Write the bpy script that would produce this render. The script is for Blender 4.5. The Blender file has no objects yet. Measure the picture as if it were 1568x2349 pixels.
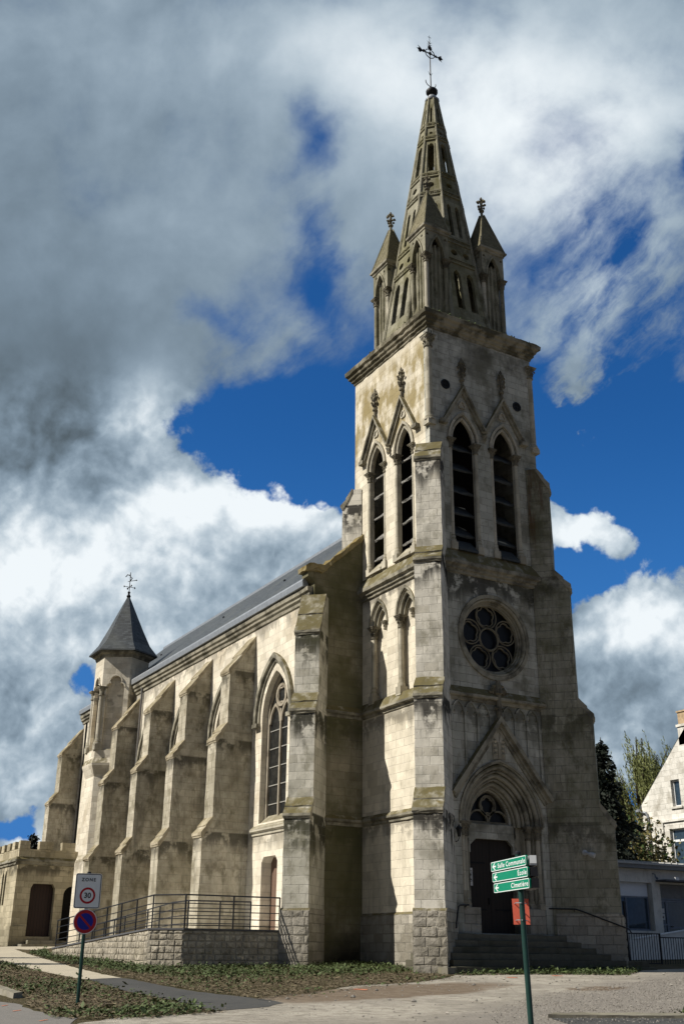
import bpy, bmesh, math, random
import numpy as np
from mathutils import Vector, Matrix, geometry

random.seed(7); RNG = np.random.default_rng(11)
SC = bpy.context.scene
COL = SC.collection
R = math.radians
S2 = 2 ** -.5

# ------------------------------------------------------------------ camera
CAM = Vector((-20.977, -29.895, 0.515))
YAW, PITCH, ROLL, FPX = 60.170, 22.598, 0.576, 2652.8
def cam_axes():
    y, p, r = R(YAW), R(PITCH), R(ROLL)
    f = Vector((math.cos(p) * math.cos(y), math.cos(p) * math.sin(y), math.sin(p)))
    rt = Vector((math.sin(y), -math.cos(y), 0)); up = rt.cross(f)
    r2 = math.cos(r) * rt + math.sin(r) * up
    u2 = -math.sin(r) * rt + math.cos(r) * up
    return r2, u2, f
CR, CU, CF = cam_axes()
cam = bpy.data.cameras.new('camera'); camo = bpy.data.objects.new('camera', cam); COL.objects.link(camo)
m = Matrix((CR, CU, -CF)).transposed().to_4x4(); m.translation = CAM
camo.matrix_world = m
cam.sensor_fit = 'VERTICAL'; cam.sensor_height = 36; cam.sensor_width = 24
cam.lens = FPX / 2560 * 36; cam.clip_start = .1; cam.clip_end = 5000
SC.camera = camo

# ------------------------------------------------------------------ node helper
class NT:
    def __init__(s, tree): s.t = tree; s.n = tree.nodes; s.l = tree.links
    def new(s, typ, **kw):
        n = s.n.new(typ)
        for k, v in kw.items(): setattr(n, k, v)
        return n
    def put(s, sock, v):
        if hasattr(v, 'links'): s.l.new(v, sock)
        elif isinstance(v, (tuple, list)) and len(v) == 3 and sock.type == 'RGBA': sock.default_value = (*v, 1)
        else: sock.default_value = v
    def math(s, op, a, b=None, c=None, clamp=False):
        n = s.new('ShaderNodeMath', operation=op, use_clamp=clamp)
        s.put(n.inputs[0], a)
        if b is not None: s.put(n.inputs[1], b)
        if c is not None: s.put(n.inputs[2], c)
        return n.outputs[0]
    def vmath(s, op, a, b=None, scale=None):
        n = s.new('ShaderNodeVectorMath', operation=op)
        s.put(n.inputs[0], a)
        if b is not None: s.put(n.inputs[1], b)
        if scale is not None: s.put(n.inputs['Scale'], scale)
        return n.outputs['Value'] if op in ('DOT_PRODUCT', 'LENGTH', 'DISTANCE') else n.outputs[0]
    def noise(s, vec, scale, detail=6, rough=.6, dist=0, col=False):
        n = s.new('ShaderNodeTexNoise'); s.put(n.inputs['Vector'], vec)
        n.inputs['Scale'].default_value = scale; n.inputs['Detail'].default_value = detail
        n.inputs['Roughness'].default_value = rough; n.inputs['Distortion'].default_value = dist
        return n.outputs['Color' if col else 'Fac']
    def step(s, v, a, b):
        n = s.new('ShaderNodeMapRange', interpolation_type='SMOOTHSTEP'); n.clamp = True
        s.put(n.inputs['Value'], v); s.put(n.inputs['From Min'], a); s.put(n.inputs['From Max'], b)
        return n.outputs[0]
    def lin(s, v, a, b, c=0, d=1):
        n = s.new('ShaderNodeMapRange'); n.clamp = True
        s.put(n.inputs['Value'], v); s.put(n.inputs['From Min'], a); s.put(n.inputs['From Max'], b)
        s.put(n.inputs['To Min'], c); s.put(n.inputs['To Max'], d)
        return n.outputs[0]
    def mix(s, f, a, b, blend='MIX'):
        n = s.new('ShaderNodeMix', data_type='RGBA', blend_type=blend); n.clamp_factor = True
        s.put(n.inputs[0], f); s.put(n.inputs[6], a); s.put(n.inputs[7], b)
        return n.outputs[2]
    def sep(s, v):
        n = s.new('ShaderNodeSeparateXYZ'); s.put(n.inputs[0], v); return n.outputs
    def comb(s, x, y, z):
        n = s.new('ShaderNodeCombineXYZ')
        for i, v in enumerate((x, y, z)): s.put(n.inputs[i], v)
        return n.outputs[0]

# ------------------------------------------------------------------ world, sun, exposure
SUN_AZ, SUN_EL = R(15.6), R(42.7)
SUN = Vector((-math.cos(SUN_AZ) * math.cos(SUN_EL), math.sin(SUN_AZ) * math.cos(SUN_EL), math.sin(SUN_EL)))
sl = bpy.data.lights.new('sun', 'SUN'); sl.energy = 5.0; sl.angle = R(.5); sl.color = (1.0, .945, .85)
so = bpy.data.objects.new('sun', sl); COL.objects.link(so)
so.rotation_euler = SUN.to_track_quat('Z', 'Y').to_euler(); so.location = (-60, 15, 60)
SC.view_settings.view_transform = 'Standard'; SC.view_settings.look = 'None'
SC.view_settings.exposure = .30; SC.view_settings.gamma = 1
SC.cycles.max_bounces = 6; SC.cycles.diffuse_bounces = 3; SC.cycles.glossy_bounces = 3
SC.cycles.sample_clamp_indirect = 4; SC.cycles.use_denoising = True

W = bpy.data.worlds.new("World"); SC.world = W; W.use_nodes = True
def build_world():
    t = NT(W.node_tree); t.n.clear()
    out = t.new('ShaderNodeOutputWorld')
    sky = t.new('ShaderNodeTexSky', sky_type='NISHITA'); sky.sun_disc = False
    sky.sun_elevation = SUN_EL; sky.sun_rotation = math.atan2(SUN.x, SUN.y)
    sky.air_density = 1.0; sky.dust_density = .3; sky.ozone_density = 2.5
    d = t.new('ShaderNodeTexCoord').outputs['Generated']
    # a fixed gnomonic chart of the sky round the direction the church stands in (world directions only)
    dz = t.math('MAXIMUM', t.vmath('DOT_PRODUCT', d, tuple(CF)), .12)
    a = t.math('DIVIDE', t.vmath('DOT_PRODUCT', d, tuple(CR)), dz)
    b = t.math('DIVIDE', t.vmath('DOT_PRODUCT', d, tuple(CU)), dz)
    K = FPX / 2560 * 2349
    X = lambda px: (px - 784) / K
    Y = lambda py: (1174 - py) / K
    p0 = t.comb(a, b, 0)
    # warp for soft wispy outlines
    cen = lambda v: t.vmath('SUBTRACT', v, (.5, .5, .5))
    wv = cen(t.noise(p0, 9, 5, .58, col=True)); wv2 = cen(t.noise(p0, 3.2, 3, .5, col=True))
    p = t.vmath('ADD', p0, t.vmath('SCALE', wv, scale=.11))
    p = t.vmath('ADD', p, t.vmath('SCALE', wv2, scale=.13))
    pb = t.vmath('ADD', p0, t.vmath('SCALE', wv2, scale=.08))
    def blobs(lst, base, p):
        acc = base
        for (cx, cy, rx, ry, amp) in lst:
            q = t.vmath('MULTIPLY', t.vmath('SUBTRACT', p, (X(cx), Y(cy), 0)), (K / rx, K / ry, 0))
            r2 = t.vmath('DOT_PRODUCT', q, q)
            g = t.math('POWER', 2.718, t.math('MULTIPLY', r2, -1.0))
            acc = t.math('MULTIPLY_ADD', g, amp, acc)
        return acc
    def puffs(v):                          # rounded, cauliflower-like relief
        acc = 0.0
        for sc, am in ((9, .52), (19, .27), (41, .15), (88, .08)):
            acc = t.math('MULTIPLY_ADD', t.math('ABSOLUTE', t.math('MULTIPLY_ADD', t.noise(v, sc, 0, .5), 2.0, -1.0)), am, acc)
        return acc
    lowv = t.step(b, .165, .075)           # the cumulus low over the horizon are crisper and lumpier
    dens = t.math('ADD', blobs(CLOUD_D, .62, p), t.math('MULTIPLY', t.step(b, -.01, -.12), .42))
    light = blobs(CLOUD_B, .44, pb)
    sh = t.noise(p0, 4.6, 7, .50, .35); shl = t.noise(t.vmath('ADD', p0, (-.016, .022, 0)), 4.6, 7, .50, .35)
    mid = t.noise(pb, 15, 8, .58)
    pw = t.vmath('ADD', p0, t.vmath('SCALE', wv, scale=.035))
    pf = puffs(pw); pfl = puffs(t.vmath('ADD', pw, (-.007, .010, 0)))
    up_f = t.math('ADD', t.math('MULTIPLY', t.math('SUBTRACT', sh, .5), 2.1), t.math('MULTIPLY', t.math('SUBTRACT', mid, .5), .9))
    lo_f = t.math('ADD', t.math('MULTIPLY', t.math('SUBTRACT', pf, .22), 1.25), t.math('MULTIPLY', t.math('SUBTRACT', mid, .5), 1.6))
    hi = t.math('SUBTRACT', 1, lowv)
    # thin wind-drawn wisps on the right
    rot = t.comb(t.math('ADD', t.math('MULTIPLY', a, .62), t.math('MULTIPLY', b, .62)), t.math('SUBTRACT', t.math('MULTIPLY', b, 1.7), t.math('MULTIPLY', a, 1.7)), 0)
    rot = t.vmath('ADD', rot, t.vmath('SCALE', wv, scale=.10))
    wisp = t.noise(rot, 7.5, 8, .60)
    wmask = blobs(((1430, 720, 230, 330, 1.15), (560, 800, 330, 90, .55), (1330, 950, 90, 120, .6), (760, 560, 160, 200, .5)), 0.0, p0)
    wsp = t.math('MULTIPLY', wmask, t.math('MULTIPLY', t.math('SUBTRACT', wisp, .47), 4.2))
    fine = t.noise(pw, 48, 6, .62)
    dd = t.math('ADD', dens, t.math('ADD', t.math('ADD', t.math('MULTIPLY', up_f, hi), wsp), t.math('MULTIPLY', t.math('MULTIPLY_ADD', t.math('SUBTRACT', fine, .5), .75, lo_f), lowv)))
    cov = t.step(dd, t.lin(lowv, 0, 1, -.08, .34), t.lin(lowv, 0, 1, 1.05, .66))
    rel_u = t.math('ADD', t.math('MULTIPLY', t.math('SUBTRACT', sh, shl), .65), t.math('MULTIPLY', t.math('SUBTRACT', mid, .5), .24))
    rel_l = t.math('ADD', t.math('MULTIPLY', t.math('SUBTRACT', pf, pfl), .80), t.math('MULTIPLY_ADD', t.math('SUBTRACT', fine, .5), .35, t.math('MULTIPLY', t.math('SUBTRACT', mid, .5), .85)))
    br = t.math('ADD', light, t.math('ADD', t.math('MULTIPLY', rel_u, hi), t.math('MULTIPLY', rel_l, lowv)))
    cr = t.new('ShaderNodeValToRGB'); cr.color_ramp.interpolation = 'B_SPLINE'
    e = cr.color_ramp.elements
    e[0].position = 0; e[0].color = (.050, .064, .072, 1)
    e[1].position = 1; e[1].color = (.78, .82, .84, 1)
    for pos, c in ((.25, (.105, .142, .175)), (.5, (.195, .262, .33)), (.75, (.385, .465, .53))):
        el = e.new(pos); el.color = (*c, 1)
    t.put(cr.inputs[0], br)
    skyc = t.mix(1.0, sky.outputs[0], (.16, .56, 1.0), 'MULTIPLY')
    skyc = t.vmath('SCALE', skyc, scale=.085)
    skyc = t.vmath('MINIMUM', skyc, (.03, .125, .36))
    skyc = t.mix(t.math('MULTIPLY', t.step(b, .12, -.30), .75), skyc, (.045, .175, .46))
    col = t.mix(cov, skyc, cr.outputs[0])
    up = t.sep(d)[2]
    gcol = t.mix(t.step(up, -.06, .0), (.06, .055, .045), col)
    # unseen sky behind the photographer: broken cloud over blue, kept dim to deepen shade
    fwd = t.step(t.vmath('DOT_PRODUCT', d, tuple(CF)), .05, .30)
    back = t.mix(t.step(t.noise(d, 2.2, 7, .6), .46, .62), (.022, .062, .155), (.185, .20, .21))
    back = t.mix(t.step(up, -.06, .0), (.06, .055, .045), back)
    fin = t.mix(fwd, back, gcol)
    bg = t.new('ShaderNodeBackground'); t.put(bg.inputs['Color'], fin); bg.inputs['Strength'].default_value = 1.0
    t.l.new(bg.outputs[0], out.inputs[0])
CLOUD_D = [  # chart x, y, half sizes, amount: cloud + / clear -
    (150, 350, 620, 560, .60), (150, 900, 420, 260, .6), (1080, 120, 560, 240, .40), (1350, 330, 260, 240, .30), (980, 560, 200, 260, .20),
    (650, 985, 330, 125, -1.0), (1080, 930, 440, 240, -.9), (1510, 1080, 260, 250, -1.2), (1290, 900, 70, 150, .6), (1420, 660, 300, 220, -.10),
    (700, 320, 85, 85, -.85), (725, 600, 80, 130, -.75), (470, 740, 100, 60, -.65), (1590, 330, 40, 150, -.9), (860, 760, 150, 70, -.25),
    (560, 1240, 300, 95, .85), (230, 1250, 420, 260, .7), (320, 960, 80, 120, .6), (700, 1140, 110, 45, .5), (440, 1090, 90, 60, .4),
    (1330, 1245, 140, 70, 1.0), (1520, 1540, 170, 150, 1.3), (1400, 1680, 200, 130, .8), (1330, 1370, 90, 70, -.9),
    (190, 1560, 90, 60, -.95), (10, 1370, 90, 50, -.9), (40, 1855, 120, 40, -.95), (1440, 1830, 120, 100, -1.25),
]
CLOUD_B = [  # lit + / shaded -
    (150, 450, 420, 420, .0), (170, 860, 280, 190, -.15), (40, 640, 240, 260, -.07), (520, 560, 260, 300, .06), (300, 80, 330, 180, .10),
    (820, 120, 230, 170, .34), (1370, 220, 340, 260, .38), (1080, 300, 260, 240, .26), (350, 960, 80, 110, .40), (510, 1130, 190, 70, .45), (170, 1060, 200, 80, -.10),
    (280, 1240, 320, 130, .42), (680, 1150, 130, 60, .42), (50, 1310, 170, 90, .42), (430, 1400, 260, 90, .14), (180, 1480, 240, 60, .24), (60, 1640, 170, 110, .18),
    (1330, 1230, 120, 80, .50), (1500, 1430, 150, 90, .60), (1460, 1680, 200, 90, .08), (80, 1780, 120, 80, .26), (60, 1900, 80, 30, .45), (1230, 560, 260, 200, .22),
]
build_world()

# ------------------------------------------------------------------ materials
MATS = {}
def mat_base(name):
    m = bpy.data.materials.new(name); m.use_nodes = True
    t = NT(m.node_tree); t.n.clear()
    out = t.new('ShaderNodeOutputMaterial'); b = t.new('ShaderNodeBsdfPrincipled')
    t.l.new(b.outputs[0], out.inputs[0])
    MATS[name] = m
    return m, t, b
def plain(name, col, rough=.7, metal=0, var=.12, scale=6, bump=.1, spec=.3):
    m, t, b = mat_base(name)
    pos = t.new('ShaderNodeNewGeometry').outputs['Position']
    n = t.noise(pos, scale, 6, .6)
    c = t.mix(t.lin(n, .25, .75), tuple(x * (1 - var * 1.5) for x in col), tuple(min(1, x * (1 + var)) for x in col))
    t.put(b.inputs['Base Color'], c); b.inputs['Roughness'].default_value = rough; b.inputs['Metallic'].default_value = metal
    b.inputs['Specular IOR Level'].default_value = spec
    if bump:
        bp = t.new('ShaderNodeBump'); bp.inputs['Strength'].default_value = bump; bp.inputs['Distance'].default_value = .03
        t.put(bp.inputs['Height'], t.noise(pos, scale * 5, 5, .6)); t.l.new(bp.outputs[0], b.inputs['Normal'])
    return m
def stone(name, base, block=(.52, .295), mortar=.012, mdark=.45, var=.12, stain=(.20, .17, .11), stain_amt=.5, stain_scale=.55,
          stain_t=(.50, .66), soot=(), soot_h=.9, moss=1.0, mosscol=(.125, .105, .045), algae=0, algcol=(.085, .085, .030), low=1.0, rust=None, bump=.5, pit=.5, streak=.5, lowcol=(.075, .068, .045), grime=.35, cells=0, rough_face=0, top_stain=None, base_z=0.):
    m, t, b = mat_base(name)
    g = t.new('ShaderNodeNewGeometry'); pos = g.outputs['Position']; nor = g.outputs['True Normal']
    uv = t.new('ShaderNodeUVMap').outputs[0]
    px, py, pz = t.sep(pos); nz = t.sep(nor)[2]
    wob = t.vmath('SCALE', t.vmath('SUBTRACT', t.noise(pos, 3.0, 4, .6, col=True), (.5, .5, .5)), scale=.035)
    uvw = t.vmath('ADD', uv, wob)
    br = t.new('ShaderNodeTexBrick'); t.put(br.inputs['Vector'], uvw)
    br.inputs['Scale'].default_value = 1; br.inputs['Brick Width'].default_value = block[0]; br.inputs['Row Height'].default_value = block[1]
    br.inputs['Mortar Size'].default_value = mortar; br.inputs['Mortar Smooth'].default_value = .35; br.inputs['Bias'].default_value = 0
    br.offset = .46; br.squash = 1.25; br.squash_frequency = 3
    br.inputs['Color1'].default_value = (0, 0, 0, 1); br.inputs['Color2'].default_value = (1, 1, 1, 1); br.inputs['Mortar'].default_value = (.5, .5, .5, 1)
    blk = t.sep(br.outputs['Color'])[0]; mor = br.outputs['Fac']
    if mortar == 0:
        mor = 0.0
        if cells:
            vo = t.new('ShaderNodeTexVoronoi'); t.put(vo.inputs['Vector'], pos); vo.inputs['Scale'].default_value = cells; blk = t.sep(vo.outputs['Color'])[0]
        else: blk = .5
    else: mor = t.math('MULTIPLY', mor, t.lin(t.noise(pos, 2.3, 5, .6), .36, .58, .25, 1.0))
    dark = tuple(x * (1 - var * 1.8) for x in base); lite = tuple(min(.9, x * (1 + var)) for x in base)
    c = t.mix(blk, dark, lite)
    if mortar and var < .15:
        c = t.mix(t.math('MULTIPLY', t.step(blk, .86, .90), .55), c, tuple(min(.9, x * 1.16) for x in base)); c = t.mix(t.math('MULTIPLY', t.math('SUBTRACT', 1, t.step(blk, .10, .14)), .5), c, tuple(x * k for x, k in zip(base, (.66, .64, .60))))
    # mottling, fine grain
    n1 = t.noise(pos, 1.6, 8, .65); n2 = t.noise(pos, 14, 5, .7); n0 = t.noise(pos, stain_scale, 8, .62)
    c = t.mix(t.math('MULTIPLY', t.step(n1, .40, .72), .42), c, tuple(x * .62 for x in base))
    c = t.mix(t.math('MULTIPLY', t.step(n2, .5, .75), .35), c, tuple(x * .58 for x in base))
    # weather stain patches
    if stain_amt:
        c = t.mix(t.math('MULTIPLY', t.step(n0, *stain_t), stain_amt), c, stain)
    if grime:
        gr = t.math('MULTIPLY', t.step(t.noise(t.vmath('MULTIPLY', pos, (1, 1, .6)), 2.1, 11, .70), .50, .66), grime)
        c = t.mix(gr, c, tuple(x * k for x, k in zip(base, (.30, .29, .24))))
    # vertical run-off streaks
    sv = t.vmath('MULTIPLY', pos, (1, 1, .10)); s1 = t.noise(sv, 2.6, 7, .65)
    if streak: c = t.mix(t.math('MULTIPLY', t.step(s1, .50, .74), streak), c, tuple(x * .42 for x in base))
    sooty = t.noise(sv, 2.0, 5, .6)
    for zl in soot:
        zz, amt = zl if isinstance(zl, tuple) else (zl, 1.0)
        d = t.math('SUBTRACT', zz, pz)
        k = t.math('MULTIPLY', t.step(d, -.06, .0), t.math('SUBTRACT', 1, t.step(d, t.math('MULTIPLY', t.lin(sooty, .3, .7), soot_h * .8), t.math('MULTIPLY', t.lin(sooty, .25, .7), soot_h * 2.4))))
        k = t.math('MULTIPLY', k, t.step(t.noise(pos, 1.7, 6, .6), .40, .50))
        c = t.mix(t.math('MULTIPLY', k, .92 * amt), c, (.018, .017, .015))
    if algae:
        k = t.math('MULTIPLY', t.step(t.noise(pos, .32, 8, .66), .36, .62), algae)
        c = t.mix(k, c, algcol)
    if top_stain:     # rain-washed ochre algae in a band of the wall
        z0, z1, z2, z3, colr, amt = top_stain
        k = t.math('MULTIPLY', t.step(pz, z0, z1), t.math('SUBTRACT', 1, t.step(pz, z2, z3)))
        k = t.math('MULTIPLY', k, t.step(t.noise(t.vmath('MULTIPLY', pos, (1, 1, .55)), 1.1, 8, .65), .40, .58))
        c = t.mix(t.math('MULTIPLY', k, amt), c, colr)
    if rust:
        (rx, ry, rz, rr, rh) = rust
        q = t.vmath('LENGTH', t.vmath('MULTIPLY', t.vmath('SUBTRACT', pos, (rx, ry, rz)), (1 / rr, 1 / rr, 1 / rh)))
        k = t.math('MULTIPLY', t.math('SUBTRACT', 1, t.step(q, .3, 1.2)), t.step(t.noise(sv, 3.2, 6, .65), .42, .60))
        c = t.mix(t.math('MULTIPLY', k, .9), c, (.075, .022, .006))
    if low:           # splash dirt and green above the ground
        k = t.math('MULTIPLY', t.math('SUBTRACT', 1, t.step(t.math('ADD', pz, t.math('MULTIPLY', n0, 2.4)), 1.0 + base_z, 2.9 + base_z)), low)
        c = t.mix(t.math('MULTIPLY', k, .62 if low <= 1.2 else .9), c, lowcol)
    # lichen on upward faces
    k = t.math('MULTIPLY', t.step(nz, .18, .42), t.step(t.noise(pos, 2.6, 8, .65), .30, .55))
    c = t.mix(t.math('MULTIPLY', k, .9 * moss), c, mosscol)
    k = t.math('MULTIPLY', t.step(nz, .18, .42), t.step(t.noise(pos, 5.5, 6, .65), .58, .70))
    c = t.mix(t.math('MULTIPLY', k, .35 * moss), c, (.24, .16, .04))
    c = t.mix(t.math('MULTIPLY', mor, 1 - mdark), c, tuple(x * .26 for x in base))
    t.put(b.inputs['Base Color'], c)
    b.inputs['Roughness'].default_value = .92; b.inputs['Specular IOR Level'].default_value = .15
    h = t.math('ADD', t.math('MULTIPLY', n2, .30 * pit), t.math('MULTIPLY', mor, -.9))
    h = t.math('ADD', h, t.math('MULTIPLY', n1, .35))
    h = t.math('ADD', h, t.math('MULTIPLY', t.math('SUBTRACT', 1, t.step(t.noise(pos, 9, 3, .5), .28, .36)), -.8 * pit))
    if rough_face: h = t.math('ADD', h, t.math('MULTIPLY', t.noise(pos, 7, 6, .62), rough_face))
    bp = t.new('ShaderNodeBump'); bp.inputs['Strength'].default_value = bump; bp.inputs['Distance'].default_value = .035
    t.put(bp.inputs['Height'], h); t.l.new(bp.outputs[0], b.inputs['Normal'])
    return m

CREAM = (.70, .64, .515); GREY = (.40, .375, .315); WARM = (.47, .42, .32)
def make_materials():
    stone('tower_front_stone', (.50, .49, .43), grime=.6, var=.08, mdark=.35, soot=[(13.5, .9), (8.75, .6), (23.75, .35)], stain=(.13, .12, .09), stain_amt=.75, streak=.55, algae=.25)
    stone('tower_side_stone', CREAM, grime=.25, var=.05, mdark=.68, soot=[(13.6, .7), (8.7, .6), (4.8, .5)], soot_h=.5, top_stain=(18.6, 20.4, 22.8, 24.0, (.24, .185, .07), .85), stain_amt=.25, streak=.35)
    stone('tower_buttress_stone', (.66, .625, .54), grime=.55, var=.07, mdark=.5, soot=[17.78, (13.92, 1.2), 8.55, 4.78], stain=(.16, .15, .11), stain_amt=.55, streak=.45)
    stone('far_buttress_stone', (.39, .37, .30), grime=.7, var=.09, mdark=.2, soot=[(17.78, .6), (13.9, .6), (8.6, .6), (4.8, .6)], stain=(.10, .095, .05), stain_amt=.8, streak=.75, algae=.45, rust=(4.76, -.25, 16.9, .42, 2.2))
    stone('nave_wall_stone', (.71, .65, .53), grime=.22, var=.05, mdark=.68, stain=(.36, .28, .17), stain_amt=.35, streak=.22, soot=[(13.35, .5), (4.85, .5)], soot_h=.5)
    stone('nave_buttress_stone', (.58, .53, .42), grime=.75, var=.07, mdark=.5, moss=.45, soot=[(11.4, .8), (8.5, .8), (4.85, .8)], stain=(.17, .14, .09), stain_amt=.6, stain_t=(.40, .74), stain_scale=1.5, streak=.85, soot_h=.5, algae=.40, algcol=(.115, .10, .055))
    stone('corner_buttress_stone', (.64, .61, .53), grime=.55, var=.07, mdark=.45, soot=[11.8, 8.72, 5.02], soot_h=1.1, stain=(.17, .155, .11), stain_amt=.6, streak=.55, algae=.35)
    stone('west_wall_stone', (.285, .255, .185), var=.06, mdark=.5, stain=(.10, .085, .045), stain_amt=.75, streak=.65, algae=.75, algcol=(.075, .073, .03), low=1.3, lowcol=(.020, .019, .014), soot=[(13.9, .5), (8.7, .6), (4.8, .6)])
    stone('spire_stone', (.30, .285, .215), grime=.85, block=(.6, .32), mortar=.010, stain=(.10, .095, .045), stain_amt=.75, stain_scale=.9, streak=.75, algae=.55, algcol=(.135, .122, .045), moss=.7, low=0, var=.16)
    stone('pinnacle_stone', (.32, .30, .23), grime=.8, block=(.5, .4), mortar=.008, stain=(.11, .10, .05), stain_amt=.7, streak=.6, moss=.9, low=0, algae=.25)
    stone('pinnacle_roof_stone', (.20, .18, .115), block=(.16, .11), mortar=.012, stain=(.09, .085, .04), stain_amt=.7, streak=.3, moss=.5, low=0)
    stone('moulding_stone', (.345, .32, .25), mortar=0, stain=(.07, .065, .05), stain_amt=.8, stain_scale=1.3, stain_t=(.44, .62), streak=.5, moss=1.0, low=.5)
    stone('cornice_stone', (.33, .30, .225), mortar=0, stain=(.06, .055, .035), stain_amt=.9, stain_scale=1.1, stain_t=(.40, .56), streak=.6, moss=1.0, mosscol=(.07, .065, .03), low=0)
    stone('tracery_stone', (.36, .315, .245), mortar=0, stain=(.12, .10, .07), stain_amt=.6, stain_scale=1.6, streak=.4, low=0, moss=.3)
    stone('nave_slope_stone', (.46, .40, .29), mortar=0, stain=(.15, .12, .07), stain_amt=.7, stain_scale=1.3, stain_t=(.44, .62), streak=.5, moss=.55, low=0)
    stone('dark_carved_stone', (.20, .18, .135), mortar=0, stain=(.05, .045, .035), stain_amt=.7, stain_scale=1.6, streak=.4, moss=.5, low=0, bump=.9)
    stone('column_stone', (.46, .425, .34), block=(3, .62), mortar=.008, stain=(.17, .15, .11), stain_amt=.45, stain_scale=1.2, streak=.4, moss=.6, low=.4)
    stone('mossy_coping_stone', (.30, .25, .14), mortar=0, stain=(.20, .145, .045), stain_amt=.7, stain_scale=2.4, stain_t=(.42, .6), streak=.3, moss=.75, mosscol=(.17, .13, .05), low=0)
    stone('plinth_stone', (.40, .37, .31), block=(.46, .29), mortar=.014, mdark=.45, var=.14, stain=(.16, .145, .11), stain_amt=.5, stain_scale=1.5, streak=.25, bump=1.0, rough_face=1.0, low=.5)
    stone('step_stone', (.16, .15, .115), block=(1.6, .19), mortar=.008, stain=(.05, .05, .03), stain_amt=.7, stain_scale=1.2, streak=.3, moss=.35, mosscol=(.10, .10, .03), low=.8)
    stone('rubble_stone', (.50, .45, .36), cells=4.5, mortar=0, var=.22, stain=(.22, .19, .13), stain_amt=.5, stain_scale=2.2, streak=.2, bump=1.0, rough_face=1.4, low=.5, moss=.4)
    stone('joint_mortar', (.40, .37, .31), mortar=0, low=.5, moss=.2)
    stone('plinth_rock', (.44, .405, .34), cells=3, mortar=0, var=.14, stain=(.17, .155, .12), stain_amt=.6, stain_scale=2.2, stain_t=(.44, .6), streak=.2, bump=1.0, rough_face=1.0, low=.6)
    stone('sacristy_stone', (.50, .44, .31), stain=(.20, .17, .10), stain_amt=.55, streak=.4, soot=[(4.6, .7)], soot_h=.4, low=.8, base_z=.7)
    stone('house_stone', (.70, .675, .61), block=(.55, .33), mortar=.016, mdark=.6, var=.06, stain=(.33, .30, .24), stain_amt=.6, stain_scale=.8, streak=.35, low=0, moss=0)
    stone('render_wall', (.78, .75, .68), mortar=0, stain=(.34, .31, .26), stain_amt=.4, streak=.18, low=.2, moss=0, bump=.15)
    stone('kerb_stone', (.27, .25, .20), block=(.9, .5), mortar=.012, stain=(.18, .17, .10), stain_amt=.5, low=0, stain_scale=2, moss=.25)
    # slates
    m, t, b = mat_base('slate_roof')
    uv = t.new('ShaderNodeUVMap').outputs[0]; pos = t.new('ShaderNodeNewGeometry').outputs['Position']
    br = t.new('ShaderNodeTexBrick'); t.put(br.inputs['Vector'], uv); br.inputs['Scale'].default_value = 1
    br.inputs['Brick Width'].default_value = .22; br.inputs['Row Height'].default_value = .125; br.inputs['Mortar Size'].default_value = .008
    br.inputs['Color1'].default_value = (.024, .029, .033, 1); br.inputs['Color2'].default_value = (.070, .080, .086, 1); br.inputs['Mortar'].default_value = (.016, .018, .02, 1)
    c = t.mix(t.math('MULTIPLY', t.step(t.noise(pos, .5, 7, .6), .45, .7), .5), br.outputs[0], (.085, .09, .08))
    t.put(b.inputs['Base Color'], c); b.inputs['Roughness'].default_value = .55; b.inputs['Specular IOR Level'].default_value = .4
    bp = t.new('ShaderNodeBump'); bp.inputs['Strength'].default_value = .5; bp.inputs['Distance'].default_value = .02
    bp.invert = True; t.put(bp.inputs['Height'], br.outputs['Fac']); t.l.new(bp.outputs[0], b.inputs['Normal'])
    # leaded glass
    m, t, b = mat_base('leaded_glass')
    uv = t.new('ShaderNodeUVMap').outputs[0]; pos = t.new('ShaderNodeNewGeometry').outputs['Position']
    br = t.new('ShaderNodeTexBrick'); t.put(br.inputs['Vector'], uv); br.inputs['Scale'].default_value = 1
    br.inputs['Brick Width'].default_value = .11; br.inputs['Row Height'].default_value = .16; br.inputs['Mortar Size'].default_value = .010
    br.inputs['Color1'].default_value = (.010, .011, .011, 1); br.inputs['Color2'].default_value = (.034, .034, .031, 1); br.inputs['Mortar'].default_value = (.012, .012, .012, 1)
    t.put(b.inputs['Base Color'], br.outputs[0]); b.inputs['Roughness'].default_value = .30
    bp = t.new('ShaderNodeBump'); bp.inputs['Strength'].default_value = .4; bp.inputs['Distance'].default_value = .02
    t.put(bp.inputs['Height'], t.noise(pos, 7, 3)); t.l.new(bp.outputs[0], b.inputs['Normal'])
    plain('dark_glass', (.006, .007, .009), .35, var=.3, spec=.25)
    plain('clear_glass', (.03, .05, .07), .05, var=.3, bump=0, spec=.9)
    plain('saddle_bar_grey', (.30, .29, .26), .7); plain('louvre_shaded', (.045, .05, .05), .6, var=.3); plain('belfry_dark', (.012, .011, .010), .95)
    def wood(name, a, bcol, rough=.75):
        m, t, b = mat_base(name)
        uv = t.new('ShaderNodeUVMap').outputs[0]
        w = t.noise(t.vmath('MULTIPLY', uv, (30, 1.3, 1)), 1.0, 6, .65)
        pl = t.new('ShaderNodeTexBrick'); t.put(pl.inputs['Vector'], uv); pl.inputs['Scale'].default_value = 1
        pl.inputs['Brick Width'].default_value = .16; pl.inputs['Row Height'].default_value = 40; pl.inputs['Mortar Size'].default_value = .008
        c = t.mix(t.lin(w, .3, .7), a, bcol); c = t.mix(pl.outputs['Fac'], c, tuple(x * .2 for x in a))
        t.put(b.inputs['Base Color'], c); b.inputs['Roughness'].default_value = rough
        bp = t.new('ShaderNodeBump'); bp.inputs['Strength'].default_value = .4; bp.inputs['Distance'].default_value = .01
        t.put(bp.inputs['Height'], w); t.l.new(bp.outputs[0], b.inputs['Normal'])
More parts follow.
